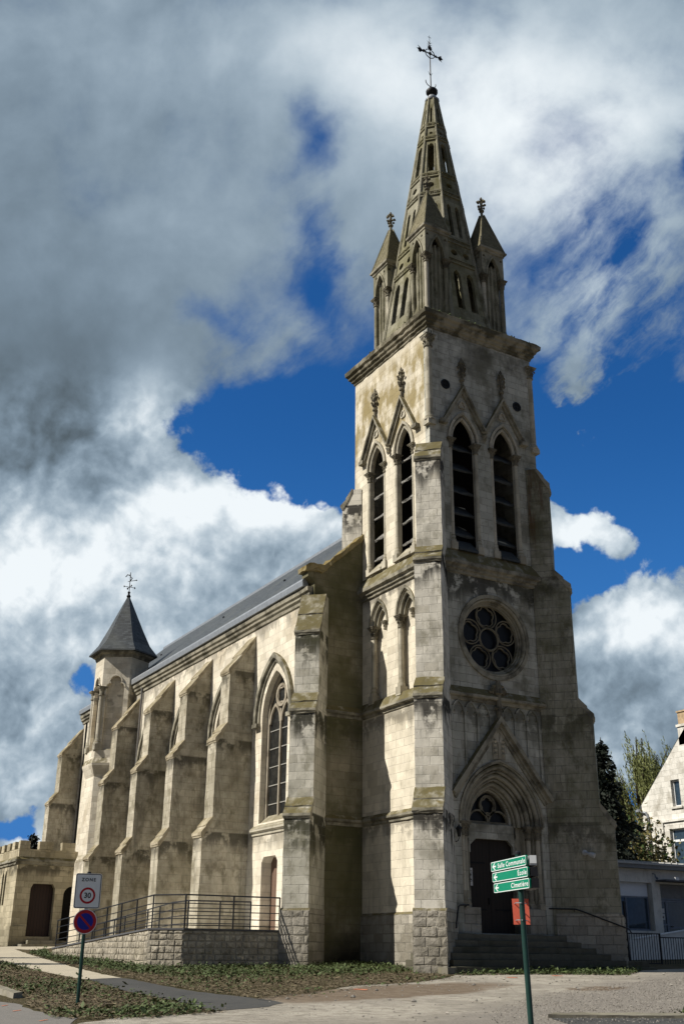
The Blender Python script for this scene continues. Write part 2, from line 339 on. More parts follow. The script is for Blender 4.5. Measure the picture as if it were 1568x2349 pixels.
    wood('old_door_wood', (.010, .007, .005), (.024, .015, .010)); wood('side_door_wood', (.11, .065, .042), (.18, .11, .075))
    wood('sacristy_door_wood', (.016, .008, .006), (.038, .016, .011)); wood('louvre_wood', (.12, .115, .105), (.27, .26, .235))
    plain('zinc', (.34, .36, .38), .45, .5, var=.15); plain('dark_iron', (.014, .014, .015), .55, .4, bump=0); plain('rail_paint', (.012, .013, .017), .45, 0, bump=0)
    plain('pipe_grey', (.16, .15, .14), .5, .2); plain('green_post_paint', (.012, .042, .034), .4, 0, bump=.03, var=.2)
    plain('sign_green', (.0, .215, .115), .35, 0, var=.05, bump=0); plain('sign_white', (.72, .74, .74), .4, 0, var=.05, bump=0); plain('sign_red', (.38, .012, .018), .4, 0, var=.05, bump=0)
    plain('sign_blue', (.010, .016, .27), .4, 0, var=.05, bump=0); plain('sign_black', (.012, .012, .014), .5, bump=0); plain('sign_back', (.30, .31, .32), .4, .4, bump=0)
    plain('board_red', (.72, .14, .085), .6, 0, var=.06, bump=.05); plain('paper', (.62, .62, .60), .8, bump=0); plain('lamp_metal', (.02, .02, .02), .5)
    plain('floodlight_grey', (.45, .46, .47), .5); plain('shutter_white', (.74, .76, .79), .5, bump=0, var=.04); plain('frame_grey', (.17, .20, .25), .45, bump=0)
    plain('pvc_white', (.75, .76, .76), .4, bump=0, var=.03); plain('roof_sheet', (.42, .42, .41), .5, .3); plain('fascia_grey', (.20, .205, .21), .5)
    plain('brick_chimney', (.42, .31, .19), .9, var=.3); plain('bark', (.06, .045, .03), .95, var=.3, bump=.6)
    plain('leaf_fir', (.012, .018, .011), .7, var=.5, scale=3, bump=0); plain('leaf_willow', (.20, .22, .075), .6, var=.4, scale=1.5, bump=0)
    plain('leaf_hedge', (.17, .145, .055), .6, var=.6, scale=2.5, bump=0); plain('leaf_green', (.05, .085, .022), .6, var=.4, scale=2.5, bump=0)
    plain('weed_green', (.070, .098, .030), .7, var=.45, scale=2.5, bump=0); plain('grass_blade', (.115, .125, .05), .7, var=.5, scale=2, bump=0); plain('dead_leaf', (.21, .165, .10), .9, var=.65, scale=7, bump=0)
    plain('concrete_wall', (.72, .71, .67), .9, var=.12, scale=2); plain('coping_dark', (.10, .10, .105), .8); plain('paint_orange', (.55, .20, .11), .7, bump=0)
    plain('curtain_yellow', (.33, .30, .13), .9, bump=0)
    # ground sorts
    def ground(name, cols, sc, bump, dist=.05, fine=40):
        m, t, b = mat_base(name)
        pos = t.new('ShaderNodeNewGeometry').outputs['Position']
        n1 = t.noise(pos, sc[0], 8, .65); n2 = t.noise(pos, sc[1], 6, .7); n3 = t.noise(pos, fine, 3, .7)
        c = t.mix(t.step(n1, .36, .64), cols[0], cols[1]); c = t.mix(t.math('MULTIPLY', t.step(n2, .48, .70), .8), c, cols[2])
        c = t.mix(t.math('MULTIPLY', t.step(n3, .40, .70), .55), c, tuple(x * .45 for x in cols[0]))
        t.put(b.inputs['Base Color'], c); b.inputs['Roughness'].default_value = .95; b.inputs['Specular IOR Level'].default_value = .1
        bp = t.new('ShaderNodeBump'); bp.inputs['Strength'].default_value = bump; bp.inputs['Distance'].default_value = dist
        t.put(bp.inputs['Height'], t.math('ADD', n2, n3)); t.l.new(bp.outputs[0], b.inputs['Normal'])
    ground('soil', ((.115, .090, .055), (.075, .068, .030), (.16, .125, .08)), (.8, 6), 1.0, .08, 18)
    ground('forecourt', ((.40, .35, .265), (.33, .295, .23), (.27, .235, .175)), (.35, 2.2), .5, .03, 45)
    ground('gravel_ground', ((.26, .235, .20), (.31, .28, .235), (.20, .18, .15)), (.6, 9), 1.0, .04, 30)
    ground('brown_dirt', ((.20, .145, .095), (.25, .19, .13), (.15, .11, .075)), (.9, 5), .7, .04, 30)
    ground('asphalt_dark', ((.070, .070, .068), (.085, .084, .080), (.10, .095, .085)), (.5, 3), .3, .01, 60)
    ground('asphalt_road', ((.19, .18, .165), (.215, .20, .18), (.17, .16, .145)), (.5, 4), .3, .01, 60)
    ground('concrete_path', ((.47, .42, .32), (.43, .385, .30), (.40, .355, .27)), (.5, 3), .25, .01, 60)
    plain('stone_chip', (.31, .285, .245), .95, var=.45, scale=9, bump=0)
make_materials()
def forecourt_material():
    m, t, b = mat_base('forecourt')
    pos = t.new('ShaderNodeNewGeometry').outputs['Position']
    flat = t.vmath('MULTIPLY', pos, (1, 1, 0))
    wob = t.vmath('SCALE', t.vmath('SUBTRACT', t.noise(flat, .9, 7, .65, col=True), (.5, .5, 0)), scale=2.6)
    q = t.vmath('ADD', flat, wob); x, y, _ = t.sep(q)
    n1 = t.noise(flat, .45, 8, .65); n2 = t.noise(flat, 3.0, 7, .7); n3 = t.noise(flat, 28, 4, .75); n4 = t.noise(flat, 70, 2, .6)
    c = t.mix(t.step(n1, .40, .60), (.44, .40, .33), (.32, .29, .24)); c = t.mix(t.math('MULTIPLY', t.step(n2, .46, .62), .75), c, (.235, .21, .17))
    gr = t.mix(t.step(n3, .36, .62), (.13, .115, .10), (.36, .325, .275)); gr = t.mix(t.step(n4, .56, .70), gr, (.46, .425, .37))
    dt = t.mix(t.step(n2, .38, .62), (.135, .095, .062), (.215, .165, .115))
    def ell(cx, cy, ax, ay, rot):
        u = t.math('ADD', t.math('MULTIPLY', t.math('SUBTRACT', x, cx), math.cos(rot)), t.math('MULTIPLY', t.math('SUBTRACT', y, cy), math.sin(rot)))
        v = t.math('SUBTRACT', t.math('MULTIPLY', t.math('SUBTRACT', y, cy), math.cos(rot)), t.math('MULTIPLY', t.math('SUBTRACT', x, cx), math.sin(rot)))
        r = t.math('ADD', t.math('POWER', t.math('ABSOLUTE', t.math('DIVIDE', u, ax)), 2), t.math('POWER', t.math('ABSOLUTE', t.math('DIVIDE', v, ay)), 2))
        return t.math('SUBTRACT', 1, t.step(r, .55, 1.25))
    k = t.math('MAXIMUM', ell(-6.9, -7.9, 4.8, 1.5, .42), ell(-1.9, -9.0, 1.2, .6, .3))
    k = t.math('MULTIPLY', k, .9)
    # gravel lies beyond a line running from the street to the right of the steps
    d = t.math('ADD', t.math('MULTIPLY', t.math('ADD', x, 6.6), .555), t.math('MULTIPLY', t.math('ADD', y, 11.6), -.83))
    c = t.mix(t.step(d, -.6, 1.0), c, gr); c = t.mix(k, c, dt)
    c = t.mix(t.math('MULTIPLY', t.step(n3, .50, .66), .55), c, (.10, .088, .07)); c = t.mix(t.math('MULTIPLY', t.step(n4, .60, .74), .45), c, (.42, .385, .32))
    t.put(b.inputs['Base Color'], c); b.inputs['Roughness'].default_value = .95; b.inputs['Specular IOR Level'].default_value = .1
    bp = t.new('ShaderNodeBump'); bp.inputs['Strength'].default_value = .8; bp.inputs['Distance'].default_value = .03
    t.put(bp.inputs['Height'], t.math('ADD', t.math('ADD', n2, n3), t.math('MULTIPLY', n4, .6))); t.l.new(bp.outputs[0], b.inputs['Normal'])
bpy.data.materials.remove(MATS['forecourt']); forecourt_material()
M = MATS

# ------------------------------------------------------------------ mesh helpers
class Fr:                                   # a wall frame: u along U, v up, n outwards
    def __init__(s, O, U, V=(0, 0, 1)):
        s.O = Vector(O); s.U = Vector(U).normalized(); s.V = Vector(V).normalized(); s.N = s.U.cross(s.V)
    def __call__(s, u, v, n=0): return s.O + s.U * u + s.V * v + s.N * n
class MB:
    def __init__(s): s.v = []; s.f = []
    def add(s, vs, fs):
        o = len(s.v); s.v += [tuple(x) for x in vs]; s.f += [tuple(i + o for i in f) for f in fs]
    def box(s, x0, x1, y0, y1, z0, z1):
        s.add([(x, y, z) for z in (z0, z1) for y in (y0, y1) for x in (x0, x1)],
              [(0, 2, 3, 1), (4, 5, 7, 6), (0, 1, 5, 4), (2, 6, 7, 3), (0, 4, 6, 2), (1, 3, 7, 5)])
    def fbox(s, fr, u0, u1, v0, v1, n0, n1):
        s.prism(fr, [(u0, v0), (u1, v0), (u1, v1), (u0, v1)], n0, n1)
    def prism(s, fr, poly, n0, n1):
        k = len(poly); a = [fr(u, v, n0) for u, v in poly]; b = [fr(u, v, n1) for u, v in poly]
        tri = geometry.tessellate_polygon([[Vector((u, v, 0)) for u, v in poly]])
        s.add(a + b, [tuple(t) for t in tri] + [tuple(i + k for i in reversed(t)) for t in tri] +
              [(i, (i + 1) % k, (i + 1) % k + k, i + k) for i in range(k)])
    def plate(s, fr, outer, holes, t, back=True):
        loops = [outer] + holes; flat = [p for l in loops for p in l]; k = len(flat)
        tri = geometry.tessellate_polygon([[Vector((u, v, 0)) for u, v in l] for l in loops])
        a = [fr(u, v, 0) for u, v in flat]; b = [fr(u, v, -t) for u, v in flat]
        fs = [tuple(x) for x in tri]
        if back: fs += [tuple(i + k for i in reversed(x)) for x in tri]
        o = 0
        for l in loops:
            q = len(l)
            fs += [(o + i, o + (i + 1) % q, o + (i + 1) % q + k, o + i + k) for i in range(q)]
            o += q
        s.add(a + b, fs)
    def lathe(s, c, prof, n=12, axis=None, a0=0):
        c = Vector(c); o = []
        Z = Vector(axis).normalized() if axis else Vector((0, 0, 1))
        X = Z.orthogonal().normalized() if axis else Vector((1, 0, 0)); Y = Z.cross(X)
        for r, z in prof:
            for i in range(n):
                a = a0 + 2 * math.pi * i / n
                o.append(c + X * r * math.cos(a) + Y * r * math.sin(a) + Z * z)
        fs = [(j * n + i, j * n + (i + 1) % n, (j + 1) * n + (i + 1) % n, (j + 1) * n + i) for j in range(len(prof) - 1) for i in range(n)]
        fs += [tuple(reversed(range(n))), tuple((len(prof) - 1) * n + i for i in range(n))]
        s.add(o, fs)
    def tube(s, path, r, n=6, closed=False, r1=None):
        P = [Vector(p) for p in path]; k = len(P); o = []
        ref = None
        for i in range(k):
            if closed: d = P[(i + 1) % k] - P[i - 1]
            else: d = P[min(i + 1, k - 1)] - P[max(i - 1, 0)]
            d.normalize()
            if ref is None: ref = d.orthogonal().normalized()
            ref = (ref - d * ref.dot(d))
            ref = ref.normalized() if ref.length > 1e-6 else d.orthogonal().normalized()
            y = d.cross(ref)
            rr = r if r1 is None else r + (r1 - r) * i / max(1, k - 1)
            for j in range(n):
                a = 2 * math.pi * j / n
                o.append(P[i] + (ref * math.cos(a) + y * math.sin(a)) * rr)
        fs = []
        for i in range(k if closed else k - 1):
            i2 = (i + 1) % k
            fs += [(i * n + j, i * n + (j + 1) % n, i2 * n + (j + 1) % n, i2 * n + j) for j in range(n)]
        if not closed: fs += [tuple(reversed(range(n))), tuple((k - 1) * n + j for j in range(n))]
        s.add(o, fs)
    def ribbon(s, fr, path, w0, w1, n0, n1, closed=False):   # rectangular moulding along a 2D path, w to the left of travel
        k = len(path); P = [Vector((u, v)) for u, v in path]; o = []
        for i in range(k):
            if closed: d0 = (P[i] - P[i - 1]).normalized(); d1 = (P[(i + 1) % k] - P[i]).normalized()
            else:
                d0 = (P[i] - P[i - 1]).normalized() if i else (P[1] - P[0]).normalized()
                d1 = (P[i + 1] - P[i]).normalized() if i < k - 1 else d0
            nrm = (Vector((-d0.y, d0.x)) + Vector((-d1.y, d1.x)))
            L = nrm.length; nrm = nrm / L if L > 1e-6 else Vector((-d1.y, d1.x))
            sc = 1 / max(.4, nrm.dot(Vector((-d1.y, d1.x))))
            for w, n in ((w0, n0), (w1, n0), (w1, n1), (w0, n1)):
                q = P[i] + nrm * w * sc; o.append(fr(q.x, q.y, n))
        fs = []
        for i in range(k if closed else k - 1):
            i2 = (i + 1) % k
            fs += [(i * 4 + j, i * 4 + (j + 1) % 4, i2 * 4 + (j + 1) % 4, i2 * 4 + j) for j in range(4)]
        if not closed: fs += [(3, 2, 1, 0), tuple((k - 1) * 4 + j for j in range(4))]
        s.add(o, fs)
    def lump(s, c, rx, ry, rz, j=.15):
        c = Vector(c); f = lambda: 1 + random.uniform(-j, j)
        o = [c + Vector((rx * f(), 0, 0)), c - Vector((rx * f(), 0, 0)), c + Vector((0, ry * f(), 0)), c - Vector((0, ry * f(), 0)), c + Vector((0, 0, rz * f())), c - Vector((0, 0, rz * f()))]
        s.add(o, [(0, 2, 4), (2, 1, 4), (1, 3, 4), (3, 0, 4), (2, 0, 5), (1, 2, 5), (3, 1, 5), (0, 3, 5)])
    def ring(s, rect, prof, closed=True):    # moulding round a rectangle: prof = (out, z) loop
        x0, x1, y0, y1 = rect; k = len(prof); o = []
        for cx, cy, sx, sy in ((x0, y0, -1, -1), (x1, y0, 1, -1), (x1, y1, 1, 1), (x0, y1, -1, 1)):
            o += [(cx + sx * n, cy + sy * n, z) for n, z in prof]
        s.add(o, [(c * k + i, ((c + 1) % 4) * k + i, ((c + 1) % 4) * k + (i + 1) % k, c * k + (i + 1) % k) for c in range(4) for i in range(k if closed else k - 1)])
    def capital(s, c, r, z0, z1, w=1.75, n=10, leaf=True):
        c = Vector((c[0], c[1], 0)); h = z1 - z0
        s.lathe(c, [(r * 1.3, z0 - .03), (r * 1.3, z0 + .03), (r * 1.02, z0 + .04), (r * 1.1, z0 + h * .45), (r * w, z1 - h * .22), (r * w, z1 - h * .2)], n)
        a = r * w * 1.04
        s.box(c.x - a, c.x + a, c.y - a, c.y + a, z1 - h * .2, z1 - h * .08); a *= 1.12
        s.box(c.x - a, c.x + a, c.y - a, c.y + a, z1 - h * .08, z1)
        if leaf:
            for tier, (rr, zz) in enumerate(((1.35, .38), (1.75, .66))):
                for i in range(6):
                    t = 2 * math.pi * (i + tier * .5) / 6
                    s.lump(c + Vector((math.cos(t) * r * rr, math.sin(t) * r * rr, z0 + h * zz)), r * .42, r * .42, h * .16, .3)
    def base(s, c, r, z0, z1, w=1.7):
        h = z1 - z0; a = r * w
        s.box(c[0] - a, c[0] + a, c[1] - a, c[1] + a, z0, z0 + h * .5)
        s.lathe((c[0], c[1], 0), [(r * 1.6, z0 + h * .5), (r * 1.6, z0 + h * .65), (r * 1.25, z0 + h * .78), (r * 1.3, z0 + h * .9), (r, z1)], 10)
    def finial(s, c, z0, z1, w):
        c = Vector((c[0], c[1], 0)); h = z1 - z0
        s.lathe(c, [(w * .30, z0), (w * .25, z0 + h * .25), (w * .5, z0 + h * .28), (w * .5, z0 + h * .33), (w * .24, z0 + h * .37), (w * .28, z0 + h * .8), (w * .12, z1)], 8)
        for zz, rr, k, sz in ((.5, .62, 4, .34), (.68, .80, 4, .36), (.82, .4, 4, .3), (.93, .12, 2, .24)):
            for i in range(k):
                t = math.pi / 2 * i + (.78 if zz == .82 else 0)
                s.lump(c + Vector((math.cos(t) * w * rr, math.sin(t) * w * rr, z0 + h * zz)), w * sz, w * sz, h * .085, .35)
    def build(s, name, mat, parent=None, smooth=False, jitter=0, sub=0, recalc=True):
        me = bpy.data.meshes.new(name); me.from_pydata(s.v, [], s.f)
        bm = bmesh.new(); bm.from_mesh(me)
        if jitter:
            bmesh.ops.remove_doubles(bm, verts=bm.verts, dist=1e-4)
        if sub:
            long = [e for e in bm.edges if e.calc_length() > sub * 1.5]
            for _ in range(5):
                long = [e for e in bm.edges if e.calc_length() > sub * 1.5]
                if not long: break
                bmesh.ops.subdivide_edges(bm, edges=long, cuts=1, use_grid_fill=True)
        if jitter:
            for v in bm.verts:
                p = v.co; q = Vector((math.sin(p.x * 7.3 + p.z * 5.1) + math.sin(p.y * 9.7 + p.x * 3), math.sin(p.y * 6.9 + p.z * 8.3), math.sin(p.x * 8.1 - p.y * 7.7) + math.sin(p.z * 4.4 + p.x * 11)))
                v.co += (q * .4 + Vector((random.gauss(0, .5), random.gauss(0, .5), random.gauss(0, .5)))) * jitter
        if recalc: bmesh.ops.recalc_face_normals(bm, faces=bm.faces)
        uvl = bm.loops.layers.uv.new('UVMap')
        for f in bm.faces:
            n = f.normal
            if abs(n.z) < .85:
                u = Vector((-n.y, n.x, 0)).normalized() if (n.x or n.y) else Vector((1, 0, 0))
                sc = 1 / max(.3, math.sqrt(max(0, 1 - n.z * n.z)))
                for l in f.loops: l[uvl].uv = (l.vert.co.dot(u), l.vert.co.z * sc)
            else:
                for l in f.loops: l[uvl].uv = (l.vert.co.x, l.vert.co.y)
            f.smooth = smooth
        bm.to_mesh(me); bm.free()
        if smooth: me.set_sharp_from_angle(angle=R(38))
        o = bpy.data.objects.new(name, me); COL.objects.link(o)
        me.materials.append(M[mat] if isinstance(mat, str) else mat)
        if parent is not None: attach(o, parent)
        return o
def hewn(m, fr, u0, u1, z0, ztop, w, h, out=.03):
    """rows of roughly dressed stones laid on the face of a wall"""
    z = z0; row = 0
    while z < ztop(u0) + h or z < ztop(u1) + h:
        u = u0 - random.uniform(0, w) * (row % 2) ; hh = h * random.uniform(.9, 1.1)
        while u < u1:
            ww = w * random.uniform(.7, 1.4); a, b = max(u, u0), min(u + ww, u1); top = min(z + hh, min(ztop(a), ztop(b)))
            if b - a > .06 and top - z > .05:
                g = .005; j = lambda: random.uniform(-.008, .008); o1 = out * random.uniform(.6, 1.3); i = min(out, (b - a) * .2, (top - z) * .2)
                q = [(a + g + j(), z + g + j()), (b - g + j(), z + g + j()), (b - g + j(), top - g + j()), (a + g + j(), top - g + j())]
                c = ((a + b) / 2, (z + top) / 2); p = [(x + (i if x < c[0] else -i), y + (i if y < c[1] else -i)) for x, y in q]
                V = [fr(x, y, -.03) for x, y in q] + [fr(x, y, o1 + random.uniform(-.008, .008)) for x, y in p] + [fr(c[0] + j() * 4, c[1] + j() * 3, o1 + random.uniform(.004, .022))]
                m.add(V, [(k, (k + 1) % 4, 4 + (k + 1) % 4, 4 + k) for k in range(4)] + [(4 + k, 4 + (k + 1) % 4, 8) for k in range(4)])
            u += ww
        z += hh; row += 1
def attach(o, parent):
    o.parent = parent
    p = parent; loc = Vector((0, 0, 0))
    while p is not None: loc += p.location; p = p.parent
    # parents here are unrotated: keep the child where its coordinates put it
    o.matrix_parent_inverse = Matrix.Translation(-world_loc(parent))
def world_loc(p):
    l = Vector(p.location)
    if p.parent is not None: l = p.matrix_parent_inverse.to_translation() + l + world_loc(p.parent)
    return l
def thing(name, label, cat, loc=(0, 0, 0), group=None):
    o = bpy.data.objects.new(name, None); COL.objects.link(o); o.location = loc; o.empty_display_size = .3
    return tag(o, label, cat, group)
def tag(o, label=None, cat=None, group=None, kind=None):
    for k, v in (('label', label), ('category', cat), ('group', group), ('kind', kind)):
        if v: o[k] = v
    return o
def arc(c, r, a0, a1, n): return [(c[0] + r * math.cos(a0 + (a1 - a0) * i / n), c[1] + r * math.sin(a0 + (a1 - a0) * i / n)) for i in range(n + 1)]
def pointed(c, a, spring, apex, n=9):       # left springer -> apex -> right springer
    h = apex - spring; Rr = (a * a + h * h) / (2 * a)
    th = math.atan2(h, Rr - a) if Rr > a else math.pi - math.atan2(h, a - Rr)
    th = math.acos(max(-1, min(1, (Rr - a) / Rr)))
    left = [(c - a + Rr - Rr * math.cos(th * i / n), spring + Rr * math.sin(th * i / n)) for i in range(n + 1)]
    return left + [(2 * c - u, v) for u, v in reversed(left[:-1])]
def arch_hole(c, a, sill, spring, apex, n=9): return [(c - a, sill)] + pointed(c, a, spring, apex, n) + [(c + a, sill)]
def trefoil_head(c, a, spring, n=6):         # round trefoil arch, left -> right
    r = a * .62; z2 = spring + a * .55
    return [(c - a, spring)] + arc((c - a + a * .42, spring), a * .42, math.pi, math.pi * .42, n)[1:] + arc((c, z2 + a * .1), r, math.pi * 1.02, -.02 * math.pi, n * 2) + \
        [(2 * c - u, v) for u, v in reversed(arc((c - a + a * .42, spring), a * .42, math.pi, math.pi * .42, n)[1:])] + [(c + a, spring)]
def circle(c, r, n=32): return arc(c, r, 0, 2 * math.pi, n)[:-1]
def foil(c, r, k, rot=0, n=6):               # cusped outline with k lobes
    o = []; rl = r * (.52 if k >= 4 else .55); d = r - rl
    w = math.pi / k + .55
    for i in range(k):
        a = rot + 2 * math.pi * i / k
        o += arc((c[0] + d * math.cos(a), c[1] + d * math.sin(a)), rl, a - w, a + w, n)
    return o

G0, GS = -1.05, .0303
def gz(x, y):
    s = (x - CAM.x) * .5 + (y - CAM.y) * .866
    return G0 + GS * max(-30, min(s, 75))

# ------------------------------------------------------------------ the church
XC, TW, TY, YC = 2.60, 5.20, 5.60, 2.80
NX, NY0, NY1 = -2.20, 4.95, 34.3
church = thing('stone_church', 'tall pale limestone church with an openwork stone spire and slate-roofed buttressed nave', 'church', (XC, 12, .1))
FRONT = Fr((0, 0, 0), (1, 0, 0)); SIDE = Fr((0, 0, 0), (0, -1, 0)); WEST = Fr((0, NY0, 0), (1, 0, 0)); NAVE = Fr((NX, 0, 0), (0, -1, 0))
BW = ((1.57, 'b'), (3.55, 'b'))             # belfry window centres on the front
BS = (-1.80, -3.86)                          # and on the side
def P(mb, name, mat, smooth=False, parent=None, **k): return mb.build(name, mat, parent or church, smooth, **k)

def tower_walls():
    zt = 23.85
    holes = [arch_hole(XC, 1.72, 1.17, 4.65, 6.72, 12), circle((XC + .02, 11.27), 1.46, 44)]
    holes += [arch_hole(c, .64, 14.35, 18.98, 20.14) for c, _ in BW]
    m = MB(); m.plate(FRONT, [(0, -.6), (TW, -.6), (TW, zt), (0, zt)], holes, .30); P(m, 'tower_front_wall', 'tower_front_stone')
    holes = [arch_hole(c, .66, 14.45, 18.98, 20.16) for c in BS]
    holes += [arch_hole(c, .56, 9.35, 12.28, 13.22) for c in (-1.83, -3.74)]
    m = MB(); m.plate(SIDE, [(-TY, -.6), (-.30, -.6), (-.30, zt), (-TY, zt)], holes, .30); P(m, 'tower_side_wall', 'tower_side_stone')
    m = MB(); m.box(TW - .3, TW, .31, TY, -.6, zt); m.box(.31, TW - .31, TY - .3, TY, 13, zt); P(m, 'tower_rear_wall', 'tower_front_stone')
    # belfry floor and ceiling, plus an added near-black block that darkens the inside
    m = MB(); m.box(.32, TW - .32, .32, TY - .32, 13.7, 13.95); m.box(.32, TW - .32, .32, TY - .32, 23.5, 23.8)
    m.box(1.2, TW - 1.2, 1.3, TY - 1.3, 13.96, 23.4); P(m, 'belfry_dark_fill', 'belfry_dark')
    # blind arches backs on the side
    m = MB()
    for c in (-1.83, -3.74): m.fbox(SIDE, c - .62, c + .62, 9.2, 13.3, -.34, -.30)
    P(m, 'blind_arch_back', 'tower_side_stone')
    # plinth
    m = MB()
    m.box(-.07, .0, .2, NY0, -.6, 1.76); m.add([(-.07, .2, 1.76), (-.07, NY0, 1.76), (0, NY0, 1.84), (0, .2, 1.84)], [(0, 1, 2, 3)])
    P(m, 'tower_plinth', 'plinth_stone')
def string(mb, fr, u0, u1, prof):
    k = len(prof); a = [fr(u0, z, n) for n, z in prof]; b = [fr(u1, z, n) for n, z in prof]
    mb.add(a + b, [tuple(range(k)), tuple(range(2 * k - 1, k - 1, -1))] + [(i, i + k, (i + 1) % k + k, (i + 1) % k) for i in range(k)])
def sillprof(z, top, out=.16): return [(0, z - .16), (.05, z - .15), (.06, z - .05), (out - .03, z - .03), (out, z), (out, z + .08), (out - .02, z + .10), (.0, top), (-.02, top), (-.02, z - .16)]
def strings():
    m = MB()
    string(m, FRONT, .35, TW - .30, sillprof(8.93, 9.28, .20)); P(m, 'portal_string_course', 'moulding_stone', jitter=.006, sub=.3)
    m = MB(); string(m, SIDE, -NY0, -.35, sillprof(8.93, 9.36, .18)); string(m, WEST, -1.7, 0, sillprof(8.93, 9.22, .16)); P(m, 'upper_string_course', 'moulding_stone', jitter=.006, sub=.3)
    m = MB(); string(m, SIDE, -NY0, -.45, sillprof(4.98, 5.20, .14)); string(m, WEST, -1.7, 0, sillprof(4.98, 5.2, .14)); P(m, 'lower_string_course', 'moulding_stone', jitter=.006, sub=.3)
    big = [(0, 13.48), (.07, 13.50), (.08, 13.60), (.15, 13.63), (.16, 13.72), (.26, 13.78), (.27, 13.92), (.25, 13.95), (0, 14.42), (-.02, 14.42), (-.02, 13.48)]
    m = MB(); string(m, FRONT, .25, TW - .05, big); P(m, 'belfry_sill_cornice', 'moulding_stone', jitter=.010, sub=.25)
    m = MB(); string(m, SIDE, -TY + .15, -.25, big); P(m, 'belfry_sill_cornice', 'moulding_stone', jitter=.010, sub=.25)
    m = MB(); m.ring((0, TW, 0, TY), [(-.05, 23.70), (.05, 23.72), (.06, 23.82), (.14, 23.86), (.15, 23.95), (.23, 24.0), (.25, 24.12), (.34, 24.18), (.36, 24.36), (.33, 24.40), (-.4, 24.62), (-.4, 23.70)])
    P(m, 'tower_cornice', 'cornice_stone', jitter=.016, sub=.2)
    m = MB(); m.box(.3, TW - .3, .3, TY - .3, 24.3, 24.66); P(m, 'tower_deck', 'moulding_stone', jitter=.01, sub=.5)
    m = MB()          # moss tufts on the cornice edge
    for i in range(150):
        e = random.random(); u = random.uniform(-.3, TW + .3); v = random.uniform(-.3, TY + .3); zz = 24.42
        c = (u, random.uniform(-.34, -.1), zz) if e < .6 else (random.uniform(-.34, -.1), v, zz)
        r = random.uniform(.02, .06); m.lump(c, r, r, r * random.uniform(.5, 1.3), .4)
    q = P(m, 'cornice_moss', 'weed_green'); q['kind'] = 'stuff'

def diag_buttress(name, corner, d, stages, half, mat, off=0, z0=-.6, plinth=None):
    """stages: list of (r, z_bottom_of_slope_top, ...) profile as (r, z) from top down along the outer edge"""
    D = Vector(d).normalized(); T = Vector((D.y, -D.x, 0))
    fr = Fr(Vector((*corner, 0)) + T * off, D)      # N = D x Z
    prof = [(-.4, stages[0][1])] + stages + [(stages[-1][0], z0), (-.4, z0)]
    m = MB(); m.prism(fr, prof, -half, half)
    b = P(m, name, mat, jitter=.008, sub=.45)
    return b, fr
def drips(fr, half, items, name='buttress_weathering', mat='moulding_stone'):
    for r0, z0, r1, z1 in items:          # slope from (r0,z0) on the upper face to (r1,z1) on the lower face
        m = MB(); o = .07; L = math.hypot(r1 - r0, z1 - z0); tx, tz = (r1 - r0) / L, (z1 - z0) / L
        A = (r0 - .02, z0 + .06); B = (r1 + o * tx / max(.3, tx) * 1.0, z1 + o * tz / max(.3, tx) + .05)
        mid = (A[0] + (B[0] - A[0]) * .55, A[1] + (B[1] - A[1]) * .55)
        e = .028
        m.prism(fr, [(r0 - .02, z0 - .12), A, (mid[0] + .02, mid[1] - .0), (mid[0] + .0, mid[1] - .05), B, (B[0], B[1] - .09), (B[0] - .03, B[1] - .12), (B[0] - .04, B[1] - .17), (r1 - .03, B[1] - .19)], -half - e, half + e)
        P(m, name, mat, jitter=.012, sub=.28)
TB = [(.02, 18.50), (.43, 17.86), (.43, 14.16), (.95, 13.60), (.95, 9.20), (1.42, 8.62), (1.42, 5.46), (1.86, 4.86)]
TD = [(.02, 18.50, .43, 17.86), (.43, 14.16, .95, 13.60), (.95, 9.20, 1.42, 8.62), (1.42, 5.46, 1.86, 4.86)]
def plinth_block(fr, half, r, z1, mat='plinth_stone'):
    m = MB(); m.prism(fr, [(-.3, -.6), (r, -.6), (r, z1 - .08), (r - .07, z1), (-.3, z1)], -half, half); b = P(m, 'buttress_plinth', mat, jitter=.006, sub=.4)
    q = MB(); e = fr.O + fr.U * r
    hewn(q, Fr(e + fr.N * half, -fr.N), .0, 2 * half, -.3, lambda u: z1 - .08, .36, .265, .013)
    q.build('rock_facing', 'plinth_rock', b); return b
